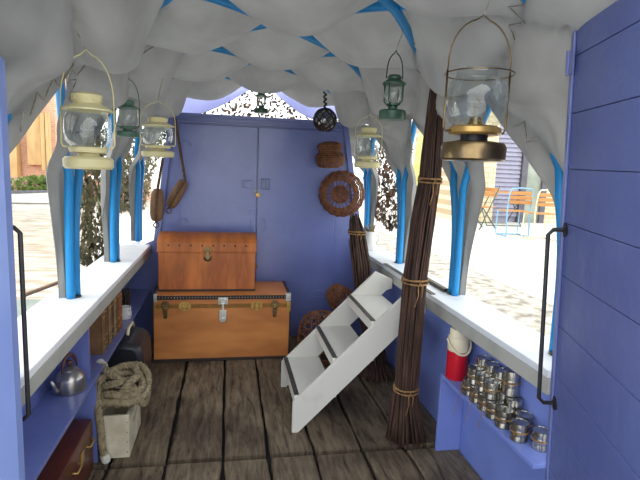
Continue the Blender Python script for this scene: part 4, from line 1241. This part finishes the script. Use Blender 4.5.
# outdoor furniture
SLAT = mat('slat_wood', (196, 140, 78), (170, 116, 60), rough=.5, scale=9, stretch=(.3, 1, 1))
PBLUE = mat('pale_blue_tube', (120, 168, 200), (130, 176, 206), rough=.4)
PCREAM = mat('cream_tube', (226, 218, 186), (216, 208, 176), rough=.4)
DGREEN = mat('green_tube', (70, 92, 84), (60, 80, 72), rough=.5)
def cafe_chair(c, rz, mt, label, sc=1.0):
    e = empty('cafe_chair', c, label, 'chair', None); e.rotation_euler = (0, 0, rz)
    w = .21*sc; m = MB()
    # hoop frame: back hoop and sled legs, seat faces +y (away), back towards viewer
    m.tube([(-w, .36, .012), (-w, -.02, .012), (-w, -.04, .03), (-w, 0, .45), (-w, -.05, .80), (-w*.85, -.06, .87), (0, -.062, .885), (w*.85, -.06, .87), (w, -.05, .80), (w, 0, .45), (w, -.04, .03), (w, -.02, .012), (w, .36, .012)], .013, 8)
    m.tube([(-w, .36, .012), (-w, .40, .03), (-w, .38, .44), (w, .38, .44), (w, .40, .03), (w, .36, .012), (-w, .36, .012)], .012, 8)
    m.build('tube_frame', mt, e, smooth=True, local=True)
    m = MB()
    for k in range(5): m.box((-w, .03+k*.07, .452), (w, .03+k*.07+.055, .468))
    m.build('slat_seat', SLAT, e, local=True)
    m = MB()
    for z in (.60, .68, .76): m.box((-w, -.055, z), (w, -.040, z+.062))
    m.build('slat_backrest', SLAT, e, local=True)
    return e
b = atZ(516, 237, .3); cafe_chair((b.x, b.y, .3), -.1, PBLUE, 'cafe chair with pale blue tube frame on the quay')
b = atZ(544, 241, .3); cafe_chair((b.x, b.y, .3), -.1, PCREAM, 'cafe chair with cream tube frame on the quay right of the blue one')
def cafe_table(c, rz, label, mt, w=.45, h=.72):
    e = empty('folding_table', c, label, 'table', 'folding slatted tables on the quay'); e.rotation_euler = (0, 0, rz)
    m = MB()
    for k in range(6): m.box((-w, -.3+k*.1, h), (w, -.3+k*.1+.085, h+.02))
    m.build('slat_top', SLAT, e, local=True)
    for s_ in (-1, 1):
        m = MB(); m.tube([(s_*w*.8, -.28, .01), (s_*w*.8, .28, h-.01)], .012, 6); m.tube([(s_*w*.76, .28, .01), (s_*w*.76, -.28, h-.01)], .012, 6); m.build('crossed_legs', mt, e, smooth=True, local=True)
    m = MB(); m.tube([(-w*.8, -.28, .02), (w*.8, -.28, .02)], .01, 6); m.tube([(-w*.8, .28, .02), (w*.8, .28, .02)], .01, 6); m.build('foot_bar', mt, e, smooth=True, local=True)
    return e
def fold_chair(c, rz, label, mt):
    e = empty('folding_chair', c, label, 'chair'); e.rotation_euler = (0, 0, rz); w = .2
    for s_ in (-1, 1):
        m = MB(); m.tube([(s_*w, .25, .01), (s_*w, -.2, .86)], .012, 6); m.tube([(s_*w*.92, -.22, .01), (s_*w*.92, .2, .46)], .012, 6); m.build('crossed_legs', mt, e, smooth=True, local=True)
    m = MB()
    for k in range(4): m.box((-w, -.12+k*.09, .45), (w, -.12+k*.09+.07, .465))
    m.build('slat_seat', SLAT, e, local=True)
    m = MB()
    for z in (.66, .76): m.box((-w, -.16-(z-.66)*.5, z), (w, -.145-(z-.66)*.5, z+.075))
    m.build('slat_backrest', SLAT, e, local=True)
b = atZ(497, 225, .3); cafe_table((b.x, b.y, .3), 0, 'folding slatted table on the quay behind the pale blue chair', DGREEN, .5)
b = atZ(481, 229, .3); fold_chair((b.x, b.y, .3), PI/2+.3, 'folding slatted chair on the quay at the left of the table', DGREEN)
b = atZ(560, 222, .3); cafe_table((b.x, b.y+.3, .3), 0, 'folding slatted table on the quay behind the cream chair', DKFRAME, .5)
# A-board sign and bunting shapes beyond the tall broom
b = atZ(417, 224, .3); y = b.y
e = empty('easel_board', (b.x, y, .3), 'wooden easel board standing on the quay seen beside the tall broom', 'sign')
m = MB()
for s_ in (-1, 1): m.tube([(b.x+s_*.32, y, .31), (b.x+s_*.22, y, 1.25)], .03, 6); m.tube([(b.x+s_*.30, y+.45, .31), (b.x+s_*.22, y+.03, 1.25)], .025, 6)
m.build('easel_legs', TIMBER, e)
MB().box((b.x-.24, y-.03, .55), (b.x+.24, y-.005, 1.2)).build('board', mat('slate', (60, 62, 60), (74, 76, 72), rough=.7), e)
b = atY(423, 170, 9.5)
e = empty('market_parasol', (b.x, 9.5, .3), 'yellow-green folded parasol far off beyond the easel board', 'parasol')
MB().tube([(b.x, 9.5, .3), (b.x, 9.5, 2.5)], .03, 8).build('pole', DKFRAME, e)
MB().lathe([(.05, 2.4), (.14, 2.0), (.21, 1.5), (.18, 1.15), (.05, 1.1)], (b.x, 9.5, 0), 14).build('folded_canopy', mat('parasol_cloth', (206, 206, 130), (186, 186, 108), rough=.9), e, smooth=True)

# ------------------------------------------------------------------ light
wd = bpy.data.worlds.new('sky'); SC.world = wd; wd.use_nodes = True
N = wd.node_tree.nodes; L = wd.node_tree.links
bg = N['Background']; bg.inputs['Strength'].default_value = 3.2
tc = N.new('ShaderNodeTexCoord'); sx = N.new('ShaderNodeSeparateXYZ'); L.new(tc.outputs['Generated'], sx.inputs[0])
cr = N.new('ShaderNodeValToRGB'); cr.color_ramp.elements[0].position = .0; cr.color_ramp.elements[0].color = (.80, .82, .84, 1)
cr.color_ramp.elements[1].position = .5; cr.color_ramp.elements[1].color = (.92, .97, 1.0, 1)
L.new(sx.outputs['Z'], cr.inputs['Fac']); L.new(cr.outputs['Color'], bg.inputs['Color'])
